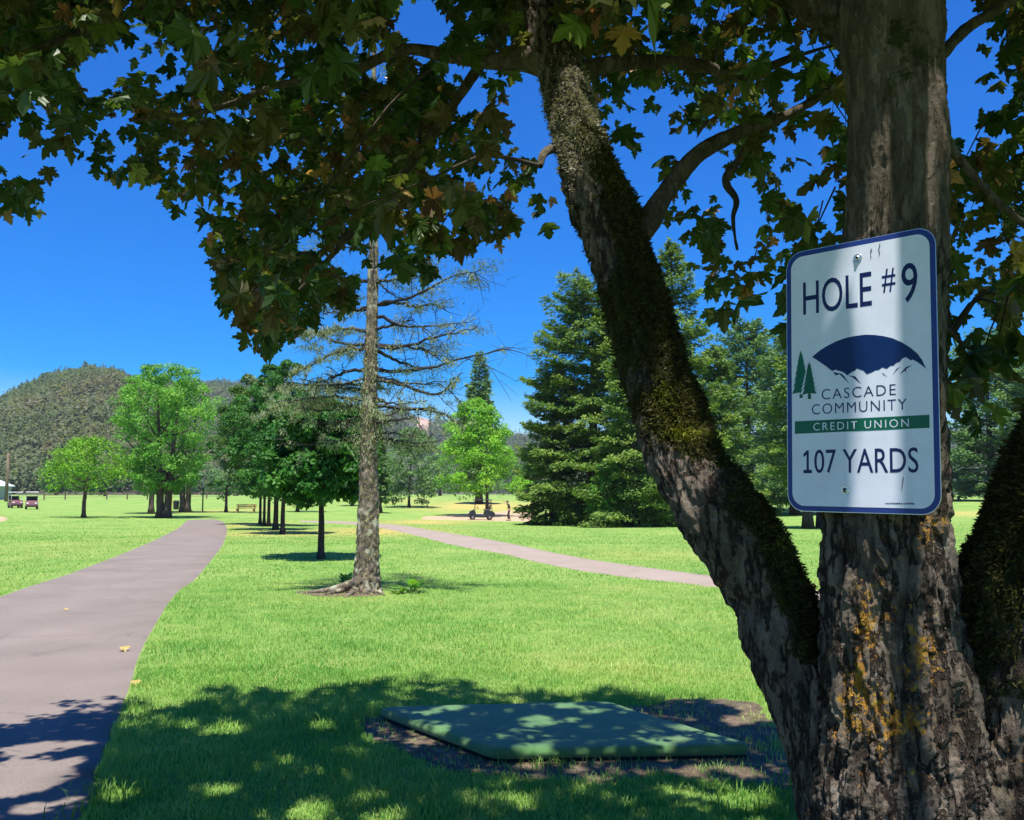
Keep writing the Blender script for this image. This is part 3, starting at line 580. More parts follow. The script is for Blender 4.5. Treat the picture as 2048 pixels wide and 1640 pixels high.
# moss tufts
M_moss = foliage('moss_tuft', [(0, (.030, .030, .012)), (.5, (.070, .068, .020)), (.8, (.14, .15, .022)), (1, (.27, .28, .03))], trans=.2, spec=.1)
M_lichtuft = foliage('lichen_tuft', [(0, (.10, .10, .08)), (1, (.32, .32, .24))], trans=.2, spec=.1)
def tufts(V, D, wt, n, name, mat, tintf, ln=(.006, .018), seed=0):
    r = np.random.default_rng(seed); w = wt / wt.sum(); k = r.choice(len(V), n, p=w)
    P = V[k] + r.normal(size=(n, 3)) * .004; d = unit(D[k] + r.normal(size=(n, 3)) * .55 - [0, 0, .25]); l = r.uniform(*ln, n)[:, None]
    s = unit(np.cross(d, r.normal(size=(n, 3)))) * l * .28
    Vv = np.stack([P - s, P + s, P + d * l + r.normal(size=(n, 3)) * .002], 1).reshape(-1, 3)
    pxx, pyy, _ = project(P)
    tag(Acc().add(Vv - MB_, np.arange(3 * n).reshape(-1, 3), np.clip(tintf(pxx, pyy) + r.normal(size=n) * .12, 0, 1)).build(name, mat, maple), kind='stuff')
yel = lambda x, y: .24 + blob(x, y, 1372, 866, 50, 18, .6) + blob(x, y, 1325, 785, 26, 28, .5) + blob(x, y, 1350, 830, 40, 30, .22) + blob(x, y, 1245, 345, 60, 60, .3) + blob(x, y, 1575, 1080, 50, 60, .35)
tufts(Vl, Dl, np.clip(moss_l - .25, 0, 1) + 1e-5, 46000, 'moss', M_moss, yel, ln=(.004, .014), seed=1)
tufts(Vr, Dr, np.clip(moss_r - .25, 0, 1) + 1e-5, 26000, 'moss', M_moss, lambda x, y: .3 + 0 * x, seed=2)
px, py, _ = project(Vl)
tufts(Vl, Dl, np.clip(blob(px, py, 1150, 240, 60, 90) * (Dl[:, 1] < 0), 0, 1) + 1e-6, 6000, 'lichen', M_lichtuft, lambda x, y: .5 + 0 * x, ln=(.004, .012), seed=3)

# leaves
h_ = [(0, 0), (.09, -.05), (.36, -.06), (.29, .10), (.47, .10), (.40, .22), (.62, .34), (.56, .42), (.63, .52), (.44, .49), (.40, .56), (.20, .46), (.24, .66), (.31, .70), (.17, .78), (.15, .88)]
OUT = np.array(h_ + [(0, 1.06)] + [(-x, y) for x, y in h_[:0:-1]])
LOW = np.array([(0, -.05), (.36, -.04), (.6, .45), (.26, .62), (0, 1.05), (-.26, .62), (-.6, .45), (-.36, -.04)])
def leaf_geo(B, D, Nn, size, out):
    D = unit(D); S = unit(np.cross(D, Nn)); Nn = np.cross(S, D); n = len(B); r = np.random.default_rng(n)
    o = np.vstack([[(0, .30)], out]); k = len(o)
    X = o[:, 0][None] * r.uniform(.9, 1.12, (n, 1)); Yy = o[:, 1][None] * np.ones((n, 1))
    fold = r.uniform(-.1, .65, (n, 1)); curl = r.uniform(-.05, .8, (n, 1)); tw = r.normal(size=(n, 1)) * .28; wave = r.uniform(-.10, .10, (n, k))
    Z = -fold * np.abs(X) - curl * (Yy - .2) ** 2 + tw * X * Yy + wave
    V = B[:, None] + (X[..., None] * S[:, None] + Yy[..., None] * D[:, None] + Z[..., None] * Nn[:, None]) * size[:, None, None]
    j = np.arange(1, k); jn = np.where(j + 1 < k, j + 1, 1); f = np.stack([np.zeros(k - 1, int), j, jn], -1)
    F = (np.arange(n)[:, None, None] * k + f[None]).reshape(-1, 3)
    return V.reshape(-1, 3), F, k - 1
BND = np.array([(-400, 480), (0, 435), (40, 440), (78, 430), (100, 372), (130, 318), (165, 318), (190, 345), (230, 368), (262, 372), (290, 352), (312, 362), (335, 415), (370, 442), (408, 452), (420, 545), (432, 632), (450, 650), (475, 668), (500, 700), (540, 715), (568, 706), (600, 675), (625, 645), (655, 622), (690, 632), (715, 600), (745, 552), (790, 545), (830, 560), (868, 558), (900, 515), (960, 497), (1012, 494), (1040, 460), (1080, 442), (1115, 462), (1140, 455),
                (1170, 380), (1300, 380), (1330, 430), (1350, 455), (1372, 520), (1390, 590), (1415, 655), (1470, 662), (1505, 600), (1540, 590), (1560, 690), (1585, 730), (1700, 640), (1880, 655), (1900, 640), (1940, 600), (1965, 600), (1985, 660), (2010, 695), (2048, 670), (2400, 640)])
GAPS = [(848, 55, 42, 55, 1), (1062, 225, 30, 75, 1), (1100, 300, 20, 50, 1), (1090, 400, 40, 40, .9), (1275, 370, 30, 70, .9), (1320, 260, 28, 75, .9), (1245, 300, 22, 80, .8), (1425, 340, 45, 60, .95), (1480, 430, 26, 80, .95), (1340, 470, 30, 60, .7), (1920, 130, 30, 120, 1), (1500, 160, 20, 20, .5), (1225, 190, 50, 22, .7), (1290, 60, 40, 18, .5), (275, 100, 30, 30, .9), (325, 140, 40, 30, .9),
        (210, 150, 45, 22, .9), (235, 275, 22, 45, .9), (480, 200, 24, 24, .8), (540, 140, 22, 40, .8), (560, 320, 30, 24, .7), (475, 330, 14, 30, .7), (450, 400, 22, 20, .7), (730, 110, 26, 22, .8), (620, 480, 14, 18, .6), (690, 520, 18, 16, .7), (910, 140, 24, 16, .8), (960, 190, 26, 16, .8), (870, 320, 34, 16, .6), (985, 380, 24, 18, .6), (780, 500, 26, 16, .7), (1990, 180, 26, 22, .6), (1960, 260, 40, 18, .5), (1955, 500, 36, 60, .75), (1570, 130, 16, 24, .7), (1550, 205, 24, 18, .7), (1600, 260, 18, 30, .6), (1530, 290, 24, 18, .5), (345, 205, 24, 20, .6), (25, 215, 18, 24, .7), (95, 235, 22, 22, .8), (20, 310, 14, 30, .9), (75, 320, 18, 22, .8), (350, 320, 16, 22, .7)]
SHE = np.array([(at(a, b)[0], at(a, b)[1]) for a, b in ((0, 1432), (120, 1402), (250, 1392), (420, 1368), (600, 1374), (720, 1364), (790, 1350), (900, 1352), (1000, 1382), (1100, 1390), (1200, 1378), (1330, 1392), (1420, 1402), (1500, 1440), (1650, 1440), (1900, 1440))])
def sun_hit(P): return P[:, :2] - SUN[None, :2] * (P[:, 2] / SUN[2])[:, None]
HOLES = [(1130, 1432, .10), (1262, 1432, .16), (1375, 1478, .11), (1428, 1484, .11), (905, 1436, .12), (855, 1448, .09), (1075, 1470, .10), (452, 1458, .14), (640, 1452, .09), (270, 1425, .12), (340, 1405, .12), (235, 1590, .12), (735, 1594, .10), (1040, 1604, .09), (1500, 1600, .18), (440, 1580, .10), (1080, 1520, .08), (620, 1625, .16), (760, 1640, .14), (1380, 1545, .12), (1490, 1545, .14), (830, 1485, .07), (740, 1480, .08), (1480, 1440, .15),
         (60, 1500, .22), (40, 1570, .30), (150, 1490, .10), (150, 1520, .08), (30, 1440, .12), (60, 1620, .12), (140, 1600, .07), (20, 1540, .3), (90, 1545, .2)]
HG = [(at(a, b), r * .62) for a, b, r in HOLES]
def on(P, px, py):               # nearest surface vertex of a stem seen at that place
    x, y, d = project(P); k = np.argmin((x - px) ** 2 + (y - py) ** 2 + d * 400); return P[k]
HG += [(on(Vt, a, b), r * 1.7) for a, b, r in ((1870, 1075, .035), (1862, 1140, .03), (1735, 1200, .03), (1745, 1260, .045), (1770, 1340, .055), (1850, 1260, .05), (1770, 1440, .085), (1850, 1440, .07), (1790, 1540, .10), (1890, 1520, .07), (1720, 1600, .05), (1830, 1600, .08), (1700, 1480, .04), (1810, 390, .06), (1805, 335, .04), (1840, 400, .035), (1780, 470, .015), (1880, 180, .02))]
HG += [(on(Vl, a, b), r * 1.5) for a, b, r in ((1140, 200, .03), (1150, 250, .04), (1160, 300, .03), (1290, 980, .015), (1420, 960, .015), (1340, 780, .03), (1375, 860, .03))]
HG += [(on(Vr, a, b), r) for a, b, r in ((1990, 1570, .04), (1975, 1620, .04))]
HG += [(s_t0 + u * s_r0 + v * s_u0, r_h * 1.5) for u, v, r_h in ((.56, .93, .008), (.52, .80, .010), (.47, .62, .012), (.90, .50, .010), (.86, .36, .014), (.80, .18, .016), (.72, .06, .014), (.16, .75, .004), (.12, .60, .004), (.42, .25, .006), (.38, .08, .008), (.95, .75, .004))]
def cluster_axis(C):
    o = C - np.array([.9, 2.1, 3.0]); o[:, 2] *= .25; return unit(o + RNG.normal(size=C.shape) * .35)
def sprays(C, rad, nl, seed):
    """each spray: a twig that ends at C with paired leaves along its outer part"""
    r = np.random.default_rng(seed); n = len(C); ax = cluster_axis(C); ax[:, 2] -= r.uniform(.1, .7, n); ax = unit(ax)
    L = r.uniform(.30, .55, n) * rad; q = r.uniform(0, 1, (n, nl)); q[:, 0] = 1
    side = unit(np.cross(ax, [0, 0, 1.])); upv = np.cross(side, ax)
    B = C[:, None] - ax[:, None] * (1 - q[..., None]) * L[:, None, None] + np.array([0, 0, -.06]) * (q[..., None] ** 2)
    sg = np.where(np.arange(nl) % 2 == 0, 1, -1)[None, :, None]
    D = ax[:, None] * .7 + side[:, None] * sg * r.uniform(.2, 1.1, (n, nl, 1)) + r.normal(size=(n, nl, 3)) * .35; D[..., 2] -= r.uniform(.1, .95, (n, nl))
    pet = unit(D + [0, 0, .35]) * r.uniform(.03, .09, (n, nl, 1))
    Nn = np.array([0, 0, 1.0]) + r.normal(size=(n, nl, 3)) * .42 + ax[:, None] * .2
    return (B + pet).reshape(-1, 3), unit(D).reshape(-1, 3), Nn.reshape(-1, 3), B.reshape(-1, 3), np.repeat(np.arange(n), nl), C - ax * L[:, None], np.repeat(r.normal(size=n), nl)
def keep(B, D, size, frame=True):
    tip = B + D * size[:, None] * 1.0; mid = B + D * size[:, None] * .5
    k = np.ones(len(B), bool)
    for qi, Q in enumerate((B, mid, tip)):
        x, y, d = project(Q)
        if frame:
            infr = (x > -60) & (x < 2110) & (y > -60) & (y < 1700) & (Q[:, 1] > .1)
            wob = 16 * np.sin(x * .11 + 2 * np.sin(x * .031)) + 12 * np.sin(x * .27) + GR[:len(Q)] * 26 - 22 + (22 if qi == 2 else 0)
            k &= ~(infr & (y > np.interp(x, BND[:, 0], BND[:, 1]) + wob))
            for gx, gy, sx, sy, pr in GAPS:
                k &= ~(infr & (((x - gx) / (sx + 14)) ** 2 + ((y - gy) / (sy + 14)) ** 2 < 1) & (GR[:len(Q)] < pr))
        hit = sun_hit(Q); k &= hit[:, 1] < np.interp(hit[:, 0], SHE[:, 0], SHE[:, 1]) + .10 * np.sin(hit[:, 0] * 9) + .05 * np.sin(hit[:, 0] * 23)
    k &= ~((np.linalg.norm(mid - [0, 0, EYE], axis=1) < 2.0) & (mid[:, 1] > -.3))
    k &= ~((np.linalg.norm(mid - [0, 0, EYE], axis=1) < .8))
    for c, rd in HG:
        v = mid - c; t = v @ SUN; d2 = (v ** 2).sum(1) - t ** 2
        k &= ~((d2 < (rd + .42 * size) ** 2) & (t > .05))
    # clear of the sign's face and of the trunks as seen from the camera
    x, y, d = project(mid)
    k &= ~((d < 2.35) & (x > 1560) & (x < 1900) & (y > 150) & (y < 1700))
    k &= ~((d < 2.9) & (x > 1040) & (x < 1420) & (y > 60) & (np.abs(x - np.interp(y, PXL[:, 1], PXL[:, 0])) < 62))
    return k
PXL = np.array([(a, b) for a, b, _, _ in left_rows])[::-1]
GR = np.random.default_rng(99).random(400000)
r = np.random.default_rng(21)
# the band of the crown that hangs into the view: low fringe, 2.5 to 6 m away
nv = 1380
cand = np.c_[r.uniform(-3.4, 4.2, nv * 3), 2.2 + 3.6 * r.random(nv * 3) ** .8, r.uniform(1.9, 4.6, nv * 3)]
x, y, d = project(cand); yb = np.interp(x, BND[:, 0], BND[:, 1])
ok = (y < yb + 25) & (d > 2.2)
dens = np.where((x > 1160) & (x < 1690), .5, 1.0) * np.where(x > 1890, .55, 1.0) * np.where((x > 880) & (x < 1160) & (y > 130), .6, 1)
ok &= r.random(len(x)) < dens
cand = cand[ok][:nv]
hang = np.array([pt(a, b, dd) for a, b, dd in ((1960, 735, 2.5), (1930, 745, 2.5), (1990, 730, 2.52), (1915, 760, 2.48))])
P1, D1, N1, B1, I1, T1, R1 = sprays(cand, 1.0, 12, 31)
sz1 = .05 + .06 * r.random(len(P1)) ** 1.3; k1 = keep(P1, D1, sz1)
# the rest of the canopy overhead and behind
nc = 2500
u_ = unit(r.normal(size=(nc, 3))); rad = r.uniform(.35, 1, nc) ** .4
c2 = np.array([.7, 2.0, 5.6]) + u_ * rad[:, None] * [4.9, 4.3, 2.9]
x, y, d = project(c2); vis = (c2[:, 1] > .5) & (x > -250) & (x < 2300) & (y > -150)
c2 = c2[~vis]
sg = s_t0 + r.random((120, 1)) * s_r0 + r.random((120, 1)) * s_u0 + SUN * r.uniform(1.9, 4.2, (120, 1)) + r.normal(size=(120, 3)) * .05  # extra unseen sprays added towards the sun to shade the sign face
c2 = np.concatenate([c2, sg])
P2, D2, N2, B2, I2, T2, R2 = sprays(c2, 1.3, 9, 32)
sz2 = r.uniform(.12, .18, len(P2)); k2 = keep(P2, D2, sz2)
P3, D3, N3, B3, I3, T3, R3 = sprays(hang, .5, 8, 33); sz3 = r.uniform(.07, .1, len(P3)); k3 = keep(P3, D3, sz3, False)
k3 &= sun_hit(P3)[:, 1] < 7
M_leaf = foliage('maple_leaf', [(0, (.028, .060, .015)), (.42, (.058, .105, .022)), (.66, (.095, .092, .026)), (.86, (.115, .062, .030)), (.93, (.15, .27, .04)), (.965, (.40, .18, .11)), (1, (.40, .27, .06))], trans=.34, rough=.40, spec=.4, transcol=1.7)
A = Acc()
def add_leaves(P, D, Nn, sz, k, R, out):
    V, F, nf = leaf_geo(P[k], D[k], Nn[k], sz[k], out); rr_ = np.random.default_rng(len(P))
    m = k.sum(); tn = np.clip(.50 + R[k] * .17 + rr_.normal(size=m) * .18, 0, .9); tn = np.where(rr_.random(m) < .05, rr_.uniform(.92, 1, m), tn)  # a few leaves get bright tints: painted sunlight mixed with own pinkish, yellow colour
    A.add(V - MB_, F, np.repeat(tn, nf))
add_leaves(P1, D1, N1, sz1, k1, R1, OUT); add_leaves(P3, D3, N3, sz3, k3, R3, OUT)
x, y, d = project(P2); nearv = (P2[:, 1] > 0) & (x > -400) & (x < 2450) & (y > -500)
add_leaves(P2, D2, N2, sz2, k2 & nearv, R2, OUT); add_leaves(P2, D2, N2, sz2, k2 & ~nearv, R2, LOW)
print('LEAVES', k1.sum(), k2.sum(), k3.sum())
A.build('crown', M_leaf, maple)
# twigs: from the limbs to each spray, then along it to its leaves
A = Acc()
def thin(P, r0, r1, n=3):
    add_tube(A, np.asarray(P) - MB_, np.linspace(r0, r1, len(P)), n)
alive = np.bincount(I1, k1, len(cand))
for s_, C, T, al in ((0, cand, T1, alive), (1, hang, T3, np.full(len(hang), 9))):
    for i_ in range(len(C)):
        if al[i_] < (9 if s_ == 0 else 1): continue
        mx_, my_, _ = project(np.array([T[i_], (T[i_] + C[i_]) / 2, C[i_]]))
        if any(((((mx_ - g[0]) / (g[2] + 16)) ** 2 + ((my_ - g[1]) / (g[3] + 16)) ** 2) < 1).any() for g in GAPS): continue
        if s_ == 0 and (my_ > np.interp(mx_, BND[:, 0], BND[:, 1]) - 12).any(): continue
        thin([T[i_], (T[i_] + C[i_]) / 2 + [0, 0, .015], C[i_]], .0035, .0014)
        if i_ % 6 == 0 or s_ == 1:
            dd = np.linalg.norm(SK - T[i_], axis=1); kk = dd.argmin()
            if dd[kk] < 1.1:
                b = SK[kk]; mid = (b + T[i_]) / 2 + [0, 0, .05]; x, y, _ = project(np.array([mid, T[i_]]))
                gap = any((((x[0] - g[0]) / g[2]) ** 2 + ((y[0] - g[1]) / g[3]) ** 2 < 1) for g in GAPS)
                if ((y < np.interp(x, BND[:, 0], BND[:, 1])).all() and not gap and dd[kk] < .6) or s_ == 1:
                    thin(spline([b, mid, T[i_]], 6), .008, .0035, 4)
A.build('twigs', M_bark2, maple)

# ------------------------------------------------------------------ the sign
s_t, s_r, s_u = s_t0, s_r0, s_u0
SW = .34044; SHh = SH; ex, ey, ez = SR[:, 0], SR[:, 1], SR[:, 2]
sign = thing('hole_sign', 'white blue-bordered metal sign reading HOLE #9 and 107 YARDS on the maple trunk', 'sign', s_t)
sign.matrix_world = Matrix(((ex[0], ey[0], ez[0], s_t[0]), (ex[1], ey[1], ez[1], s_t[1]), (ex[2], ey[2], ez[2], s_t[2]), (0, 0, 0, 1)))
def paint(name, col, rough=.32):
    m, t, p, N, L = new_mat(name); n = nz(t, 14, 5, .7); n2 = nz(t, 160, 3)
    c = mixc(t, .5, tuple(col), ramp(t, n.outputs[0], [(.25, tuple(v * .8 for v in col)), (.6, tuple(min(1, v * 1.06) for v in col))]).outputs[0]); L.new(c, p.inputs['Base Color'])
    L.new(ramp(t, n2.outputs[0], [(.3, (rough - .06,) * 3), (.7, (rough + .12,) * 3)]).outputs[0], p.inputs['Roughness']); p.inputs['Specular IOR Level'].default_value = .22
    return m
M_white = paint('sign_white', (.66, .69, .82)); M_navy = paint('sign_navy', (.008, .016, .085)); M_blue = paint('sign_blue', (.022, .045, .22)); M_green = paint('sign_green', (.006, .11, .07)); M_dkgreen = paint('sign_dark_green', (.005, .095, .055)); M_arch = paint('sign_arch', (.004, .022, .105))
M_alu = plain('aluminium', (.62, .63, .65), .35, .9, .1, 30)
M_bolt = plain('bolt_zinc', (.55, .57, .58), .35, .9, .2, 60); M_hole = plain('bolt_socket', (.02, .02, .025), .6)
def rrect(u0, v0, u1, v1, rad, seg=8):
    P = []
    for cx, cz, a0 in ((u1 - rad, v1 - rad, 0), (u0 + rad, v1 - rad, 90), (u0 + rad, v0 + rad, 180), (u1 - rad, v0 + rad, 270)):
        for k in range(seg + 1):
            a = math.radians(a0 + 90 * k / seg); P.append((cx + rad * math.cos(a), cz + rad * math.sin(a)))
    return P
def flat(name, polys, y, mat, par=sign, thick=.0003):
    bm = bmesh.new()
    for P in polys:
        a = [bm.verts.new((x, y, z)) for x, z in P]; b = [bm.verts.new((x, y + thick, z)) for x, z in P]; n = len(P)
        f = bm.faces.new(a); g = bm.faces.new(b[::-1])
        for i in range(n): bm.faces.new((a[i], a[(i + 1) % n], b[(i + 1) % n], b[i]))
    bmesh.ops.recalc_face_normals(bm, faces=bm.faces[:]); bmesh.ops.triangulate(bm, faces=[f for f in bm.faces if len(f.verts) > 4])
    return bm_obj(name, bm, mat, par)
def uvp(L): return [(u * SW, v * SHh) for u, v in L]
bm = bmesh.new(); bm_prism(bm, rrect(0, 0, SW, SHh, .040), 0, .0022)
bm_obj('panel', bm, M_alu, sign)
flat('border', [rrect(.0012, .0012, SW - .0012, SHh - .0012, .039)], -.0005, M_blue)
flat('face', [rrect(.0125, .0125, SW - .0125, SHh - .0125, .029)], -.0009, M_white)
ARCH = [(.186, .583), (.241, .604), (.295, .619), (.362, .633), (.427, .641), (.492, .644), (.555, .644), (.605, .64), (.666, .632), (.727, .62), (.786, .601), (.838, .579), (.879, .556), (.907, .531), (.929, .499), (.907, .512), (.878, .526), (.849, .537), (.838, .534), (.808, .548), (.784, .543), (.77, .533), (.748, .53), (.73, .521), (.712, .522), (.688, .512), (.66, .519), (.639, .511), (.615, .51), (.589, .503), (.558, .499), (.54, .512), (.527, .515), (.495, .523), (.48, .515), (.463, .512), (.43, .501), (.41, .511), (.392, .517), (.37, .521), (.353, .526), (.326, .522), (.28, .544), (.233, .564)]
flat('emblem_arch', [uvp(ARCH)], -.0013, M_arch)
for L_ in ([(.33, .52), (.352, .504), (.378, .508), (.404, .492), (.442, .470), (.411, .497), (.392, .509), (.36, .513)], [(.43, .501), (.462, .493), (.519, .467), (.482, .495)], [(.657, .50), (.687, .484), (.672, .494)], [(.66, .5), (.668, .487), (.665, .496)], [(.723, .489), (.772, .516), (.748, .508), (.735, .497)], [(.771, .490), (.807, .512), (.849, .519), (.813, .507), (.79, .496)], [(.80, .505), (.806, .493), (.81, .508)]): flat('emblem_peak', [uvp(L_)], -.0013, M_navy)
def fir(cx, base, top, hw, tiers=7, stem=.018, lean=0):
    Lp, Rp = [], []
    for k in range(tiers):
        f0 = k / tiers; f1 = (k + 1) / tiers; z1 = top - (top - base) * f1; w1 = hw * (f1 ** .8); z = z1 + (top - base) * .012
        Rp += [(cx + w1, z1), (cx + w1 * .72, z + .004)] if k < tiers - 1 else [(cx + w1, z1)]
        Lp += [(cx - w1, z1), (cx - w1 * .72, z + .004)] if k < tiers - 1 else [(cx - w1, z1)]
    return [(cx, top)] + Rp + [(cx + .009, base + .004), (cx + .012, base - stem), (cx - .012, base - stem), (cx - .009, base + .004)] + Lp[::-1]
flat('emblem_tree', [uvp(fir(.105, .447, .612, .066))], -.0013, M_green)
flat('emblem_tree', [uvp([(x + .006, z) for x, z in fir(.158, .443, .566, .066)])], -.0017, M_white)
flat('emblem_tree', [uvp(fir(.166, .441, .564, .052))], -.0021, M_dkgreen)
flat('green_band', [uvp([(.058, .293), (.942, .296), (.942, .341), (.058, .341)])], -.0013, M_green)
def text(name, s, u0, v0, u1, v1, mat, y=-.0013, bold=0.0, space=1.0):
    cu = bpy.data.curves.new('lettering', 'FONT'); cu.body = s; cu.offset = bold; cu.space_character = space; cu.resolution_u = 4
    ob = bpy.data.objects.new('lettering', cu); COL.objects.link(ob)
    me = bpy.data.meshes.new_from_object(ob.evaluated_get(bpy.context.evaluated_depsgraph_get()))
    bpy.data.objects.remove(ob); bpy.data.curves.remove(cu)
    V = np.array([v.co[:] for v in me.vertices]); lo, hi = V.min(0), V.max(0)
    U = (V[:, 0] - lo[0]) / (hi[0] - lo[0]); W = (V[:, 1] - lo[1]) / (hi[1] - lo[1])
    x = (u0 + (u1 - u0) * U) * SW; z = (v0 + (v1 - v0) * W) * SHh
    me.vertices.foreach_set('co', np.stack([x, np.full(len(x), y), z], 1).astype(np.float32).ravel()); me.update()
    me.materials.clear(); me.materials.append(mat); me.name = name
    o = bpy.data.objects.new(name, me); COL.objects.link(o); o.parent = sign; return o
text('lettering', 'HOLE', .125, .747, .600, .876, M_navy, bold=.004)
text('lettering', '#', .666, .788, .752, .874, M_navy, bold=.004)
text('lettering', '9', .790, .740, .888, .882, M_navy, bold=.004)
text('lettering', 'CASCADE', .252, .417, .742, .456, M_navy, space=1.18, bold=-.006)
text('lettering', 'COMMUNITY', .182, .363, .808, .402, M_navy, space=1.16, bold=-.006)
text('lettering', 'CREDIT UNION', .192, .3025, .819, .331, M_white, y=-.0017, space=1.3, bold=-.004)
text('lettering', '07 YARDS', .196, .143, .872, .231, M_navy, bold=.004)
flat('lettering', [uvp([(.118, .143), (.178, .143), (.178, .156), (.157, .156), (.157, .229), (.143, .229), (.117, .214), (.121, .203), (.141, .213), (.141, .156), (.118, .156)])], -.0013, M_navy)
r = np.random.default_rng(3); xs = .666; tiny = []
while xs < .84:
    w = r.uniform(.004, .009); h = r.uniform(.004, .007); tiny.append(uvp([(xs, .034), (xs + w, .034), (xs + w, .034 + h), (xs, .034 + h)])); xs += w + r.uniform(.002, .005)
flat('small_print', tiny, -.0013, M_navy)
M_scr = plain('scratch', (.12, .12, .14), .7)
for L_ in ([(.655, .975), (.66, .962), (.652, .948), (.658, .935), (.648, .92), (.65, .936), (.645, .95), (.652, .962)], [(.60, .962), (.606, .95), (.598, .94), (.601, .926), (.594, .915), (.595, .935), (.592, .945)], [(.782, .128), (.776, .105), (.768, .082), (.765, .078), (.77, .105), (.776, .13)]): flat('scratch', [uvp(L_)], -.0013, M_scr)
for u, v in ((.509, .932), (.407, .081)):
    x, z = u * SW, v * SHh
    bm = bmesh.new(); bmesh.ops.create_cone(bm, cap_ends=True, segments=20, radius1=.0105, radius2=.0095, depth=.0016, matrix=Matrix.Translation((x, -.0019, z)) @ Matrix.Rotation(math.pi / 2, 4, 'X'))
    bmesh.ops.create_uvsphere(bm, u_segments=14, v_segments=8, radius=.0062, matrix=Matrix.Translation((x, -.003, z)) @ Matrix.Diagonal((1, .6, 1, 1)))
    b = bm_obj('bolt', bm, M_bolt, sign, smooth=False)
    bm = bmesh.new(); bmesh.ops.create_cone(bm, cap_ends=True, segments=6, radius1=.0032, radius2=.0032, depth=.002, matrix=Matrix.Translation((x + .001, -.0066, z)) @ Matrix.Rotation(math.pi / 2, 4, 'X'))
    bm_obj('socket', bm, M_hole, b)

# ------------------------------------------------------------------ tee mat
mc = np.mean(MATC, 0); mroot = thing('tee_mat', 'dark green turf tee mat lying on bare dirt in the shade', 'mat', (mc[0], mc[1], 0))
def mat_slab(name, grow, z0, z1, rnd, mat):
    Q = np.array(MATC) - mc; c = Q.mean(0); P = []
    for i in range(4):
        a, b, d = Q[i - 1], Q[i], Q[(i + 1) % 4]; u, v = unit(a - b), unit(d - b)
        for t in np.linspace(0, 1, 7): P.append(b + u * rnd * (1 - t) ** 2 + v * rnd * t ** 2)
    P = np.array(P); P = np.concatenate([np.linspace(P[i], P[(i + 1) % len(P)], 14)[:-1] for i in range(len(P))]); P = P + unit(P) * grow
    prof = [(-.02, z0), (0, z0 + .01), (.006, (z0 + z1) / 2), (.002, z1 - .022), (-.012, z1 - .008), (-.03, z1 - .002), (-.06, z1)]
    rings = [np.c_[P + unit(P) * o, np.full(len(P), z)] for o, z in prof]
    for s in (.8, .5, .2, .01): rings.append(np.c_[P * s, np.full(len(P), z1)])
    n = len(P); V = np.concatenate(rings); V[:, 2] += (perlin(V * [2.2, 2.2, 0] + 5) * .016 + perlin(V * [9, 9, 0] + 2) * .008) * (V[:, 2] > z0 + .02)
    i = np.arange(len(rings) - 1)[:, None] * n; j = np.arange(n)[None]; k = (j + 1) % n
    return Acc().add(V, np.stack([i + j, i + k, i + n + k, i + n + j], -1).reshape(-1, 4)).build(name, mat, mroot, smooth=True)
mat_slab('rubber_base', -.02, -.005, .03, .07, M_rubber)
mat_slab('turf_top', 0, .022, .086, .09, M_mat)

# ------------------------------------------------------------------ lichen covered spruce
sb = at(733, 1186); sroot = thing('dead_spruce', 'half dead spruce with bare branches, pale lichen tufts and a crusty yellowish trunk', 'tree', sb); ss = sb[1] / FPX
def sp(px, py, dy=0): p = pt(px, py, sb[1] + dy); return p - sb
M_spr, t, p, N, L = new_mat('spruce_bark')
n = nz(t, 16, 8, .75, sc=(1, 1, .5)); n2 = nz(t, 26, 6, .75); n3 = nz(t, 5, 4)
c = ramp(t, n.outputs[0], [(.38, (.035, .026, .020)), (.52, (.13, .10, .08)), (.66, (.28, .22, .18))]).outputs[0]
c = mixc(t, ramp(t, n2.outputs[0], [(.54, (0, 0, 0)), (.60, (1, 1, 1))]).outputs[0], c, (.30, .27, .08))
c = mixc(t, ramp(t, n3.outputs[0], [(.56, (0, 0, 0)), (.62, (.7, .7, .7))]).outputs[0], c, (.42, .42, .30))
L.new(c, p.inputs['Base Color']); p.inputs['Roughness'].default_value = .95; bump(t, p, n.outputs[0], 1, .03)
rows = [(733, 1196, 36), (732, 1180, 31), (733, 1150, 26), (735, 1100, 23), (737, 1000, 20), (738, 900, 17.5), (740, 800, 15), (742, 700, 13), (745, 600, 11.5), (747, 520, 10), (748, 400, 8), (748, 250, 6), (748, 100, 4), (748, 20, 1)]
S_ = spline(np.array([np.r_[sp(a, b), h * ss] for a, b, h in rows]), 300); C, R = S_[:, :3], S_[:, 3]
T, Nn, B = frames(C); ns = 72; a_ = np.arange(ns) * 2 * np.pi / ns; dd = (np.cos(a_)[None, :, None] * Nn[:, None] + np.sin(a_)[None, :, None] * B[:, None])
Q = (C[:, None] + dd * R[:, None, None]).reshape(-1, 3); dsp = (np.minimum(1, np.abs(perlin(Q * [14, 14, 7])) * 3) - .5) * .028 + perlin(Q * 30) * .012
V = Q + dd.reshape(-1, 3) * (dsp * np.repeat(np.clip(R / .15, .25, 1), ns))[:, None]
i = np.arange(299)[:, None] * ns; j = np.arange(ns)[None]; k = (j + 1) % ns
Acc().add(V, np.stack([i + j, i + k, i + ns + k, i + ns + j], -1).reshape(-1, 4)).build('trunk', M_spr, sroot, smooth=True)
A = Acc()
for e in ((600, 1187), (640, 1192), (690, 1196), (770, 1192)):
    add_tube(A, spline([sp(728 if e[0] < 735 else 738, 1160), sp((e[0] + 735) / 2, 1178), np.r_[at(*e)[:2] - sb[:2], .0]], 9), np.linspace(.09, .015, 9), 8)
A.build('root', M_spr, sroot, smooth=True)
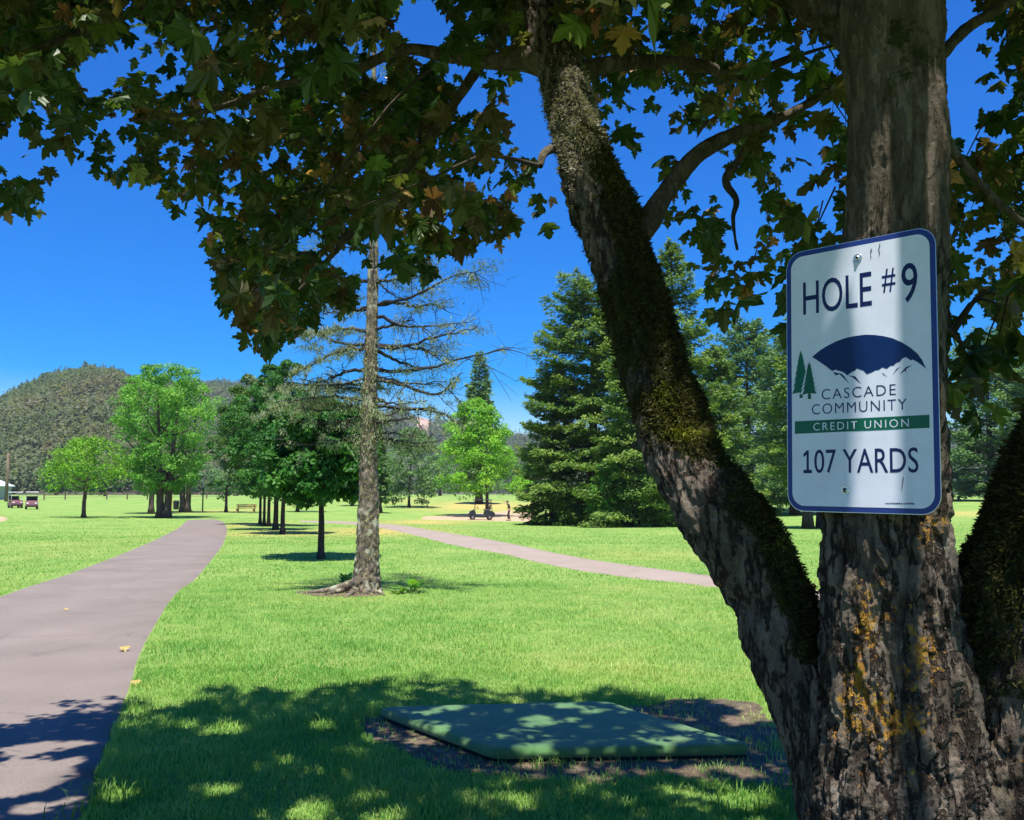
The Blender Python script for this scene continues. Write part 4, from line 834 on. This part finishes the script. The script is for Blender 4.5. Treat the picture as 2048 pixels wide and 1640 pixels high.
M_twig = plain('dead_twig', (.035, .030, .028), .9); M_lich = foliage('hanging_lichen', [(0, (.15, .19, .11)), (.5, (.28, .33, .19)), (1, (.42, .44, .26))], trans=.25, spec=.1)
BR = [[(745, 565), (790, 560), (850, 553)], [(745, 608), (800, 600), (840, 588), (905, 555), (965, 540)], [(745, 612), (800, 606), (830, 614), (870, 608), (892, 620)], [(745, 660), (790, 650), (828, 640)], [(750, 630), (785, 645), (820, 655), (870, 652), (930, 645)], [(745, 690), (800, 692), (850, 700), (880, 712)], [(745, 690), (790, 698), (860, 678), (910, 666), (955, 655)],
      [(745, 738), (800, 742), (850, 738), (895, 725), (960, 708), (1030, 694)], [(745, 760), (790, 765), (830, 778), (880, 788), (905, 760), (925, 745)], [(745, 810), (790, 816), (860, 820), (890, 830), (915, 842), (935, 832)], [(745, 880), (770, 868), (800, 866), (835, 876)], [(745, 845), (800, 840), (830, 832)], [(752, 700), (790, 720), (840, 735), (900, 728)],
      [(740, 665), (690, 658), (640, 664), (600, 668)], [(740, 690), (690, 688), (650, 676), (625, 664)], [(738, 695), (690, 700), (650, 715), (600, 740)], [(738, 738), (690, 745), (650, 760), (612, 768)], [(738, 768), (690, 768), (650, 765)], [(735, 780), (680, 775), (600, 770), (520, 790)], [(735, 800), (670, 795), (600, 800), (530, 822)], [(735, 815), (690, 812), (640, 810), (580, 820)], [(740, 620), (700, 622), (660, 615)], [(742, 562), (700, 560), (670, 552)]]
r = np.random.default_rng(8); A = Acc(); LV, LD, LT = [], [], []
def branch(P, r0, lich, sub=7):
    P = spline(P, 18) + np.c_[np.zeros((18, 3))]; P[1:] += r.normal(size=(17, 3)) * .012
    add_tube(A, P, np.linspace(r0, .006, 18), 5)
    Ld = np.linalg.norm(P[-1] - P[0])
    for q in range(sub):
        f = r.uniform(.2, 1); st = P[int(f * 17)]; d = unit(unit(P[-1] - P[0]) * r.uniform(.3, 1) + r.normal(size=3) * .55); l = Ld * r.uniform(.12, .38)
        e = st + d * l; add_tube(A, spline([st, (st + e) / 2 + r.normal(size=3) * .03, e - [0, 0, l * .2]], 5), np.linspace(.009, .003, 5), 3)
        for g in range(3):
            s2 = st + (e - st) * r.uniform(.2, 1); e2 = s2 + unit(d + r.normal(size=3) * .8) * l * .45; add_tube(A, np.array([s2, e2]), [.004, .002], 3)
            if r.random() < lich: LV.append(s2 + r.normal(size=(26, 3)) * .035)
    for q in range(int(lich * 30)):
        LV.append(P[int(r.uniform(.1, 1) * 17)] + r.normal(size=(30, 3)) * [.05, .05, .04])
for q, b in enumerate(BR):
    dy = r.uniform(-1, 1); P = [sp(px, py, dy * (i / (len(b) - 1))) for i, (px, py) in enumerate(b)]
    lf = b[-1][0] < 740; branch(P, .035 if q not in (10,) else .025, {18: 1.3, 19: 1.4, 20: 1.3, 13: .9, 15: .7, 7: .3, 8: .35, 9: .35, 6: .35}.get(q, .12), 9 if not lf else 11)
for q in range(30):             # the whorls seen end on and those higher up
    z = r.uniform(.8, 8.8) if q > 10 else r.uniform(2.6, 3.6); an = r.uniform(0, 6.283); l = (1.9 - z * .13) * r.uniform(.6, 1.1); st = np.array([np.interp(z, C[:, 2], C[:, 0]), np.interp(z, C[:, 2], C[:, 1]), z])
    if z < 2.6: continue
    e = st + np.array([math.cos(an) * l, math.sin(an) * l, -.12 * l]); branch([st, (st + e) / 2 - [0, 0, .08], e], .022, .06 if z > 3.6 else .2, 5)
A.build('branches', M_twig, sroot)
for q in range(150):             # lichen on the trunk itself
    z = r.uniform(2.2, 4.3); an = r.uniform(0, 6.283); k = np.argmin(np.abs(C[:, 2] - z)); LV.append(C[k] + np.array([math.cos(an), math.sin(an), 0]) * R[k] * 1.02 + r.normal(size=(20, 3)) * [.05, .05, .07])
LV = np.concatenate(LV); n = len(LV); D = r.normal(size=(n, 3)) * .6 + [0, 0, -1.0]
V, F = cards(LV + [0, 0, -.02], D, r.normal(size=(n, 3)), r.uniform(.03, .085, n), r.uniform(.008, .02, n)); Acc().add(V, F, np.clip(r.normal(size=n) * .2 + .5, 0, 1)).build('lichen', M_lich, sroot)
NV = []                          # a few live needle sprays
for q in range(170):
    z = r.uniform(4.6, 9) if q > 20 else r.uniform(3.4, 4.6); an = r.uniform(-1.2, 1.2) + (math.pi if r.random() < .4 else 0); l = (1.8 - z * .14) * r.uniform(.7, 1.15); NV.append(np.array([math.cos(an) * l, math.sin(an) * l, z]) + [sp(748, 300)[0], 0, 0] + r.normal(size=(70, 3)) * [.14, .14, .035])
for px, py in ((930, 545), (965, 535), (950, 570), (900, 560), (980, 530), (870, 660), (900, 690), (960, 660), (940, 560)): NV.append(sp(px, py, -.5) + r.normal(size=(110, 3)) * [.13, .13, .05])
NV = np.concatenate(NV); n = len(NV); V, F = cards(NV, r.normal(size=(n, 3)) + [.4, 0, 0], r.normal(size=(n, 3)), r.uniform(.05, .11, n), r.uniform(.008, .016, n))
Acc().add(V, F, np.clip(r.normal(size=n) * .2 + .5, 0, 1)).build('needles', foliage('spruce_needle', [(0, (.05, .09, .05)), (1, (.18, .24, .12))], trans=.25), sroot)

# ------------------------------------------------------------------ grass blades, weeds, fallen leaves
r = np.random.default_rng(77)
MATP = [tuple(q) for q in MATC]
def blades(y0, y1, n, hgt, wid, segs, power=1.0):
    u = r.random(n); y = (y0 ** (1 - power) + u * (y1 ** (1 - power) - y0 ** (1 - power))) ** (1 / (1 - power)) if power != 1 else y0 * (y1 / y0) ** u
    x = r.uniform(-.64, .64, n) * y
    k = ~in_poly(x, y, PATH1) & ~in_poly(x, y, PATH2) & ~in_poly(x, y, MATP)
    dk = in_poly(x, y, DIRT) | in_poly(x, y, PATCH2); k &= ~dk | (r.random(n) < .10 + .3 * (perlin(np.c_[x * 2.5, y * 2.5, x * 0 + 4]) > .18))
    k &= (np.hypot(x - .9, y - 2.1) > .45)
    x, y = x[k], y[k]; n = len(x); z = terrain(x, y)
    clump = perlin(np.c_[x * 1.3, y * 1.3, x * 0]) + .6 * perlin(np.c_[x * 4, y * 4, x * 0 + 3]); tall = np.clip(1 + 1.1 * clump, .55, 2.4)
    h = hgt * r.uniform(.55, 1.35, n) * tall; w = wid * r.uniform(.7, 1.3, n); an = r.uniform(0, 6.283, n); ln = r.uniform(.15, .8, n) * h
    sx, sy = np.cos(an) * w / 2, np.sin(an) * w / 2; lx, ly = np.cos(an + r.normal(size=n) * .6 + 1.57) * ln, np.sin(an + r.normal(size=n) * .6 + 1.57) * ln
    b0 = np.c_[x - sx, y - sy, z - .004]; b1 = np.c_[x + sx, y + sy, z - .004]; tp = np.c_[x + lx, y + ly, z + h * .9]
    tn = np.clip(.42 + .6 * perlin(np.c_[x * .28, y * .28, x * 0 + 11]) + .45 * perlin(np.c_[x * .9, y * .9, x * 0 + 7]) + .35 * perlin(np.c_[x * 3.3, y * 3.3, x * 0 + 2]) + r.normal(size=n) * .16, 0, 1)
    A = Acc()
    if segs == 2:
        m0 = np.c_[x - sx * .8 + lx * .3, y - sy * .8 + ly * .3, z + h * .58]; m1 = np.c_[x + sx * .8 + lx * .3, y + sy * .8 + ly * .3, z + h * .58]
        V = np.stack([b0, b1, m1, m0, tp], 1).reshape(-1, 3); i = np.arange(n)[:, None] * 5
        A.add(V, i + np.array([[0, 1, 2, 3]]), tn); A.add(np.zeros((0, 3)), i + np.array([[3, 2, 4]]) - A.n, tn)
    else:
        A.add(np.stack([b0, b1, tp], 1).reshape(-1, 3), np.arange(3 * n).reshape(-1, 3), tn)
    tag(A.build('grass', M_grass), 'short mown green grass blades covering the lawn', 'grass', kind='stuff')
blades(3.6, 8.5, 210000, .042, .0048, 2, 0)
blades(8.5, 17, 190000, .040, .0085, 1, .3)
blades(17, 36, 90000, .042, .016, 1, .5)
blades(30, 75, 60000, .04, .03, 1, 1.6)
# ragged longer tufts by the path edge, the mat and the trunk
M_tuft = foliage('tuft_blade', [(0, (.06, .18, .02)), (1, (.20, .33, .06))], trans=.35)
tp = []
for px, py, c in ((210, 1590, 60), (240, 1600, 50), (180, 1630, 40), (270, 1425, 40), (560, 1590, 25), (450, 1455, 25), (1090, 1545, 20), (1030, 1560, 20), (1560, 1610, 60), (1500, 1620, 50), (1590, 1560, 30), (700, 1455, 25), (640, 1450, 25), (740, 1590, 30), (1440, 1590, 25)):
    b = at(px, py); P = b + np.c_[r.normal(size=(c, 2)) * [.09, .12], np.zeros(c)]; tp.append(P)
P = np.concatenate(tp); n = len(P); an = r.uniform(0, 6.283, n); h = r.uniform(.05, .12, n); s_ = np.c_[np.cos(an), np.sin(an), an * 0] * .0035; l_ = np.c_[np.cos(an + 1.5), np.sin(an + 1.5), an * 0] * (h * r.uniform(.2, 1, n))[:, None]
V = np.stack([P - s_, P + s_, P + s_ * .8 + l_ * .35 + np.c_[h * 0, h * 0, h * .6], P - s_ * .8 + l_ * .35 + np.c_[h * 0, h * 0, h * .6], P + l_ + np.c_[h * 0, h * 0, h * .9]], 1).reshape(-1, 3); i = np.arange(n)[:, None] * 5
A = Acc().add(V, i + np.array([[0, 1, 2, 3]]), r.random(n)); A.add(np.zeros((0, 3)), i + np.array([[3, 2, 4]]) - A.n, r.random(n)); tag(A.build('grass', M_tuft), 'longer ragged grass tufts along the path edge and the dirt', 'grass', kind='stuff')
def weed(label, px, py, h, nl, seed):
    r = np.random.default_rng(seed); b = at(px, py); root = thing('weed', label, 'plant', b); A = Acc(); S = Acc()
    for q in range(nl):
        an = r.uniform(0, 6.283); el = r.uniform(.35, 1.3); L_ = h * r.uniform(.5, 1.0); d = np.array([math.cos(an) * math.cos(el), math.sin(an) * math.cos(el), math.sin(el)]); m = d * L_ * .55; e = d * L_ + np.array([math.cos(an), math.sin(an), -.6]) * L_ * .2
        add_tube(S, spline([np.zeros(3) - [0, 0, .02], m, e * .8], 5), np.linspace(.006, .003, 5), 4)
        sd = unit(np.cross(d, [0, 0, 1.0])); w = L_ * .2; c = [m * .8, m + (e - m) * .4, e]; nn = np.cross(sd, d)
        V = np.array([c[0], c[0] * .5 + c[1] * .5 + sd * w, c[1] + sd * w * 1.05, c[2], c[1] - sd * w * 1.05, c[0] * .5 + c[1] * .5 - sd * w, c[1] - nn * .01, c[0] * .5 + c[1] * .5 - nn * .01])
        A.add(V, [[0, 1, 7], [0, 7, 5], [2, 3, 6], [3, 4, 6]], q / nl); A.add(np.zeros((0, 3)), np.array([[1, 2, 6, 7], [7, 6, 4, 5]]) + A.n - 8 - A.n, q / nl)
    A.build('leaves', M_F['green'], root); S.build('stem', M_F['dark'], root)
weed('broad leaved green weed growing in the grass right of the spruce trunk', 824, 1186, .40, 15, 1)
weed('dark leafy weed sprouting behind the roots left of the spruce trunk', 694, 1172, .34, 12, 2)
weed('low leafy weed between the spruce trunk and the taller broad leaved weed', 796, 1188, .20, 10, 3)
M_fall = foliage('fallen_leaf', [(0, (.42, .30, .08)), (1, (.50, .40, .16))], trans=.1)
for q, (px, py, lab) in enumerate(((240, 1304, 'yellow fallen leaf lying flat on the sunny part of the path'), (262, 1372, 'small yellow fallen leaf at the grass edge of the path'), (128, 1222, 'pale fallen leaf far along the sunny path'))):
    b = at(px, py); V, F, nf = leaf_geo(np.zeros((1, 3)), np.array([[.8, .5, 0]]), np.array([[0, 0, 1.]]), np.array([.10 - .02 * q]), OUT)
    V[:, 2] -= V[:, 2].min() - .008; o = Acc().add(V, F, .4).build('fallen_leaf', M_fall); o.location = b; tag(o, lab, 'leaf')

# ------------------------------------------------------------------ carts, golfer, posts, bench, bins, fence, shed, pole
M_roofw = plain('cart_roof_white', (.80, .80, .76), .4); M_cred = plain('cart_red', (.15, .06, .08), .35, spec=.5); M_cdark = plain('cart_dark', (.018, .022, .035), .35, spec=.5); M_seat = plain('cart_seat', (.07, .065, .07), .6); M_sblk = plain('cart_seat_black', (.02, .02, .025), .6)
M_tyre = plain('tyre', (.018, .018, .018), .85); M_rim = plain('rim', (.22, .22, .22), .4, .6); M_lamp = plain('headlamp', (.75, .72, .68), .2, spec=.6); M_strut = plain('cart_strut', (.50, .50, .47), .4); M_sdark = plain('cart_strut_dark', (.03, .03, .035), .4)
def golf_cart(label, px, py, rz, body, roof, seat, strut, group=None):
    b = at(px, py); g = thing('golf_cart', label, 'golf cart', b, rz, group)
    bm = bmesh.new(); bm_prism(bm, [(-1.2, .26), (-1.22, .66), (-1.0, .80), (-.30, .82), (-.22, .36), (.42, .34), (.58, .88), (.72, .93), (1.1, .70), (1.2, .42), (1.12, .24)], -.58, .58)
    bmesh.ops.bevel(bm, geom=[e for e in bm.edges if e.calc_length() > 1], offset=.05, segments=2, affect='EDGES'); bm_obj('body', bm, body, g)
    bm_obj('seat', bm_box(bmesh.new(), (-.52, 0, .90), (.55, 1.04, .14), .04), seat, g); bm_obj('backrest', bm_box(bmesh.new(), (-.82, 0, 1.16), (.12, 1.04, .42), .04, Matrix.Rotation(-.15, 4, 'Y')), seat, g)
    bm_obj('roof', bm_box(bmesh.new(), (-.10, 0, 1.80), (1.75, 1.22, .08), .035), roof, g)
    for x0, x1 in ((.62, .52), (-.98, -.85)):
        for y in (-.54, .54):
            A = Acc(); add_tube(A, spline([(x0, y, .85 if x0 > 0 else .78), ((x0 + x1) / 2 - .02, y, 1.3), (x1, y, 1.78)], 8), .022, 6); A.build('strut', strut, g, smooth=True)
    for x in (.78, -.75):
        for y in (-.50, .50):
            bm = bmesh.new(); bmesh.ops.create_cone(bm, cap_ends=True, segments=20, radius1=.23, radius2=.23, depth=.2, matrix=Matrix.Translation((x, y, .23)) @ Matrix.Rotation(math.pi / 2, 4, 'X')); bmesh.ops.bevel(bm, geom=[e for e in bm.edges if len(e.link_faces) == 2 and any(len(f.verts) > 8 for f in e.link_faces)], offset=.03, segments=2, affect='EDGES')
            w = bm_obj('wheel', bm, M_tyre, g); bm = bmesh.new(); bmesh.ops.create_cone(bm, cap_ends=True, segments=16, radius1=.13, radius2=.10, depth=.03, matrix=Matrix.Translation((x, y + (.108 if y > 0 else -.108), .23)) @ Matrix.Rotation(math.pi / 2 * (-1 if y > 0 else 1), 4, 'X')); bm_obj('rim', bm, M_rim, w)
    for y in (-.38, .38): bm_obj('headlight', bm_box(bmesh.new(), (1.10, y, .62), (.10, .22, .12), .02, Matrix.Rotation(.6, 4, 'Y')), M_lamp, g)
    A = Acc(); add_tube(A, np.array([(.62, .26, .88), (.34, .26, 1.10)]), .02, 6); a = np.linspace(0, 6.283, 15); ring = np.c_[.32 + np.cos(a) * .16 * .6, .26 + np.sin(a) * .17, 1.12 + np.cos(a) * .16 * .8]; add_tube(A, ring, .018, 5); A.build('steering_wheel', M_tyre, g)
    bm_obj('bumper', bm_box(bmesh.new(), (1.2, 0, .34), (.06, 1.0, .10), .02), M_tyre, g)
    return g
golf_cart('white roofed maroon golf cart parked on the left lawn, the nearer one', 63, 1018.5, math.radians(-62), M_cred, M_roofw, M_sblk, M_strut, 'golf carts on the left lawn')
golf_cart('white roofed maroon golf cart at the left, partly hidden behind another cart', 30, 1016, math.radians(-50), M_cred, M_roofw, M_sblk, M_strut, 'golf carts on the left lawn')
golf_cart('dark golf cart parked in the shade under the lime green tree', 962, 1040, math.radians(186), M_cdark, M_sdark, M_seat, M_sdark)

def skin(name, verts, edges, rad, mat, parent, sub=1):
    me = bpy.data.meshes.new(name); me.from_pydata([Vector(v) for v in verts], edges, []); ob = bpy.data.objects.new(name, me); COL.objects.link(ob)
    md = ob.modifiers.new('skin', 'SKIN'); md.use_smooth_shade = True
    for v, q in zip(me.skin_vertices[0].data, rad): v.radius = (q, q) if np.isscalar(q) else q
    me.skin_vertices[0].data[0].use_root = True
    if sub: ob.modifiers.new('sub', 'SUBSURF').levels = sub
    m2 = bpy.data.meshes.new_from_object(ob.evaluated_get(bpy.context.evaluated_depsgraph_get())); bpy.data.objects.remove(ob)
    m2.name = name; m2.materials.clear(); m2.materials.append(mat); o = bpy.data.objects.new(name, m2); COL.objects.link(o); o.parent = parent; return o
gb = at(1018, 1041.5); per = thing('person', 'golfer in dark clothes and cap, both arms swung up to the left with a club', 'person', gb)
M_skin = plain('skin', (.36, .20, .14), .5, var=.08); M_shirt = plain('dark_shirt', (.025, .025, .035), .8); M_trs = plain('dark_trousers', (.03, .028, .03), .8); M_shoe = plain('shoe', (.05, .045, .04), .6); M_cap = plain('cap', (.03, .03, .04), .8)
BV = [(0, 0, .93), (0, 0, 1.15), (-.02, 0, 1.38), (-.06, 0, 1.49), (-.11, 0, 1.58), (-.13, 0, 1.67), (-.15, 0, 1.74)]
BE = [(0, 1), (1, 2), (2, 3), (3, 4), (4, 5), (5, 6)]; BR_ = [(.15, .11), (.135, .10), (.155, .11), .06, .065, .088, .07]
for sgn in (-1, 1):
    i0 = len(BV); y = sgn
    BV += [(-.03, .17 * y, 1.42), (-.24, .19 * y, 1.52), (-.43, .07 * y, 1.74), (-.49, .03 * y, 1.81)]; BE += [(2, i0), (i0, i0 + 1), (i0 + 1, i0 + 2), (i0 + 2, i0 + 3)]; BR_ += [.06, .042, .028, (.03, .02)]
    for f in range(4): k = len(BV); BV += [(-.53 - .012 * f, (.035 - .0) * y, 1.845 + .018 * (f - 1.5)), (-.565 - .01 * f, .0 * y + .01 * y, 1.86 + .018 * (f - 1.5))]; BE += [(i0 + 3, k), (k, k + 1)]; BR_ += [.010, .008]
    k = len(BV); BV += [(-.50, 0, 1.85)]; BE += [(i0 + 3, k)]; BR_ += [.010]
    i0 = len(BV); st = .08 * sgn
    BV += [(0, .10 * y, .88), (-.07 + st * .3, .11 * y, .49), (.02 + st, .12 * y, .09), (-.13 + st, .13 * y, .04)]; BE += [(0, i0), (i0, i0 + 1), (i0 + 1, i0 + 2), (i0 + 2, i0 + 3)]; BR_ += [.092, .062, .042, .035]
skin('body', BV, BE, BR_, M_skin, per)
skin('shirt', [(0, 0, .98), (0, 0, 1.15), (-.02, 0, 1.38), (-.045, 0, 1.46), (-.03, .17, 1.42), (-.18, .187, 1.495), (-.03, -.17, 1.42), (-.18, -.187, 1.495)], [(0, 1), (1, 2), (2, 3), (2, 4), (4, 5), (2, 6), (6, 7)], [(.165, .125), (.15, .115), (.17, .125), .075, .075, .066, .075, .066], M_shirt, per)
skin('trousers', [(0, 0, 1.0), (0, 0, .92), (0, .10, .86), (-.046, .11, .49), (.096, .12, .13), (0, -.10, .86), (-.094, -.11, .49), (-.056, -.12, .13)], [(0, 1), (1, 2), (2, 3), (3, 4), (1, 5), (5, 6), (6, 7)], [(.15, .12), (.165, .125), .105, .078, .06, .105, .078, .06], M_trs, per)
for y, st in ((1, .08), (-1, -.08)): bm_obj('shoe', bm_box(bmesh.new(), (-.06 + st, .125 * y, .045), (.28, .10, .09), .03), M_shoe, per)
bm = bmesh.new(); bmesh.ops.create_uvsphere(bm, u_segments=14, v_segments=8, radius=.108, matrix=Matrix.Translation((-.145, 0, 1.735)) @ Matrix.Diagonal((1.02, .92, .72, 1))); bm_box(bm, (-.27, 0, 1.71), (.12, .15, .015), .005); bm_obj('cap', bm, M_cap, per, smooth=True)
club = thing('golf_club', 'golf club held up by the swinging golfer, thin shaft pointing up left', 'golf club', gb + [-.52, 0, 1.84])
A = Acc(); add_tube(A, np.array([(.1, 0, -.1), (-.55, .05, .62)]), .008, 5); A.build('shaft', M_rim, club); bm_obj('club_head', bm_box(bmesh.new(), (-.59, .05, .63), (.11, .07, .05), .015), M_cdark, club)

M_wood = bark('weathered_wood', (.10, .075, .05), (.22, .16, .11), 3, .1); M_redwood = plain('reddish_post', (.20, .085, .06), .8, scale=9); M_pale = plain('pale_post_top', (.48, .46, .42), .8, scale=9); M_orng = plain('orange_bench', (.45, .22, .09), .7); M_bin = plain('black_bin', (.015, .015, .018), .6); M_yelp = plain('yellow_post', (.50, .36, .06), .6)
def post(name, label, cat, px, py, h, rad, mat, captop=None, seg=10):
    b = at(px, py); g = thing(name, label, cat, b); A = Acc(); z1 = h * (.72 if captop else 1); add_tube(A, np.array([(0, 0, -.1), (0, 0, z1 * .5), (0, 0, z1)]), [rad * 1.06, rad, rad * .97], seg); A.build('shaft', mat, g, smooth=False)
    A = Acc(); add_tube(A, np.array([(0, 0, z1 + .002), (0, 0, h - .03), (0, 0, h)]), [rad, rad, rad * .7], seg); A.build('top', captop or mat, g)
    return g
post('post', 'reddish wooden post with a pale upper end before the shaggy conifer', 'post', 1065, 1044, 2.35, .14, M_redwood, M_pale)
post('wooden_post', 'thin dark post standing right of the tall bright green clump', 'post', 405, 1023, 3.3, .07, M_bark2, M_pale)  # plain wooden post with a pale top, carries no lamp
post('marker_post', 'short yellow post beside the trunk of the tall bright green tree', 'post', 343, 1022, 1.5, .05, M_yelp, M_yelp)
post('post', 'small dark post in the grass at the foot of the willow like shrub', 'post', 848, 1003, 1.9, .10, M_bark2)
b = at(12, 1003); g = thing('utility_pole', 'tall brown wooden utility pole at the left edge behind the golf carts', 'pole', b); A = Acc(); sH = b[1] / FPX
add_tube(A, np.array([(0, 0, -.2), (0, 0, 45 * sH), (0, 0, 96 * sH)]), [3.6 * sH, 3.0 * sH, 2.4 * sH], 10); A.build('shaft', M_wood, g, smooth=True); bm_obj('crossarm', bm_box(bmesh.new(), (0, -.12, 91 * sH), (.9, .10, .12), .02), M_wood, g)
for px, py, lab in ((352, 1019, 'black litter bin under the right tree of the tall bright clump'), (364, 1019, 'smaller black bin beside the trunk under the tall bright clump')):
    b = at(px, py); g = thing('litter_bin', lab, 'bin', b); k = 1 if px < 360 else .75; bm = bmesh.new(); bmesh.ops.create_cone(bm, cap_ends=True, segments=18, radius1=.27 * k, radius2=.33 * k, depth=.85 * k, matrix=Matrix.Translation((0, 0, .43 * k))); bm_obj('bin_body', bm, M_bin, g); bm = bmesh.new(); bmesh.ops.create_cone(bm, cap_ends=True, segments=18, radius1=.35 * k, radius2=.18 * k, depth=.14 * k, matrix=Matrix.Translation((0, 0, .93 * k))); bm_obj('lid', bm, M_bin, g)
b = at(491, 1025.5); g = thing('park_bench', 'orange wooden bench on the far lawn by the dark forked tree', 'bench', b); k = .9
for y, z in ((-.2, .45), (0, .45), (.2, .45)): bm_obj('seat_slat', bm_box(bmesh.new(), (0, y * k, z * k), (2.2 * k, .15 * k, .05), .01), M_orng, g)
for z in (.65, .85): bm_obj('back_slat', bm_box(bmesh.new(), (0, .33 * k, z * k), (2.2 * k, .04, .14 * k), .01), M_orng, g)
for x in (-.9, .9): bm_obj('leg', bm_box(bmesh.new(), (x * k, .05, .21 * k), (.12, .5 * k, .42 * k), .01), M_orng, g); bm_obj('back_post', bm_box(bmesh.new(), (x * k, .38 * k, .46 * k), (.08, .06, .92 * k), .01), M_orng, g)
f0 = at(88, 1000.0); g = thing('field_fence', 'low wire fence with wooden posts along the far left lawn', 'fence', f0); x1 = at(452, 997.5) - f0
for q in range(10):
    p = x1 * q / 9; zz = float(terrain(*(f0 + p)[:2])) - f0[2]; A = Acc(); add_tube(A, np.array([(p[0], p[1], zz - .1), (p[0], p[1], zz + 1.35)]), .11, 7); A.build('fence_post', M_wood, g)
for zz in (.4, .75, 1.1):
    A = Acc(); P = np.array([x1 * q / 9 for q in range(10)]); P[:, 2] = terrain(P[:, 0] + f0[0], P[:, 1] + f0[1]) - f0[2] + zz; P[:, 1] -= .13; add_tube(A, P, .025, 4); A.build('rail', M_wood, g)
b = at(-38, 1000); g = thing('shed', 'small shed with pale metal roof at the left edge behind the pole', 'shed', b); sH = b[1] / FPX
bm_obj('wall', bm_box(bmesh.new(), (0, 3, 1.1), (4.0, 4, 2.2)), plain('shed_wall', (.35, .38, .36), .8), g); bm = bmesh.new(); bm_prism(bm, [(-2.5, 2.15), (0, 3.1), (2.5, 2.15), (2.5, 2.30), (0, 3.28), (-2.5, 2.30)], .7, 5.3); bm_obj('roof', bm, plain('shed_roof', (.62, .66, .70), .4), g); bm_obj('door', bm_box(bmesh.new(), (.6, .985, 1.0), (.9, .05, 1.95)), plain('shed_door', (.22, .24, .24), .7), g)

# ------------------------------------------------------------------ air
bm = bmesh.new(); bm_box(bm, (0, 850, 76), (4200, 2300, 170)); bmesh.ops.translate(bm, verts=bm.verts, vec=(0, 0, -1))
m = bpy.data.materials.new('air'); m.use_nodes = True; t = m.node_tree; t.nodes.remove(t.nodes['Principled BSDF']); v = t.nodes.new('ShaderNodeVolumePrincipled')
v.inputs['Color'].default_value = (.80, .88, 1, 1); v.inputs['Density'].default_value = .00016; v.inputs['Anisotropy'].default_value = .3
t.links.new(v.outputs[0], t.nodes['Material Output'].inputs['Volume'])
tag(bm_obj('haze', bm, m), kind='stuff')
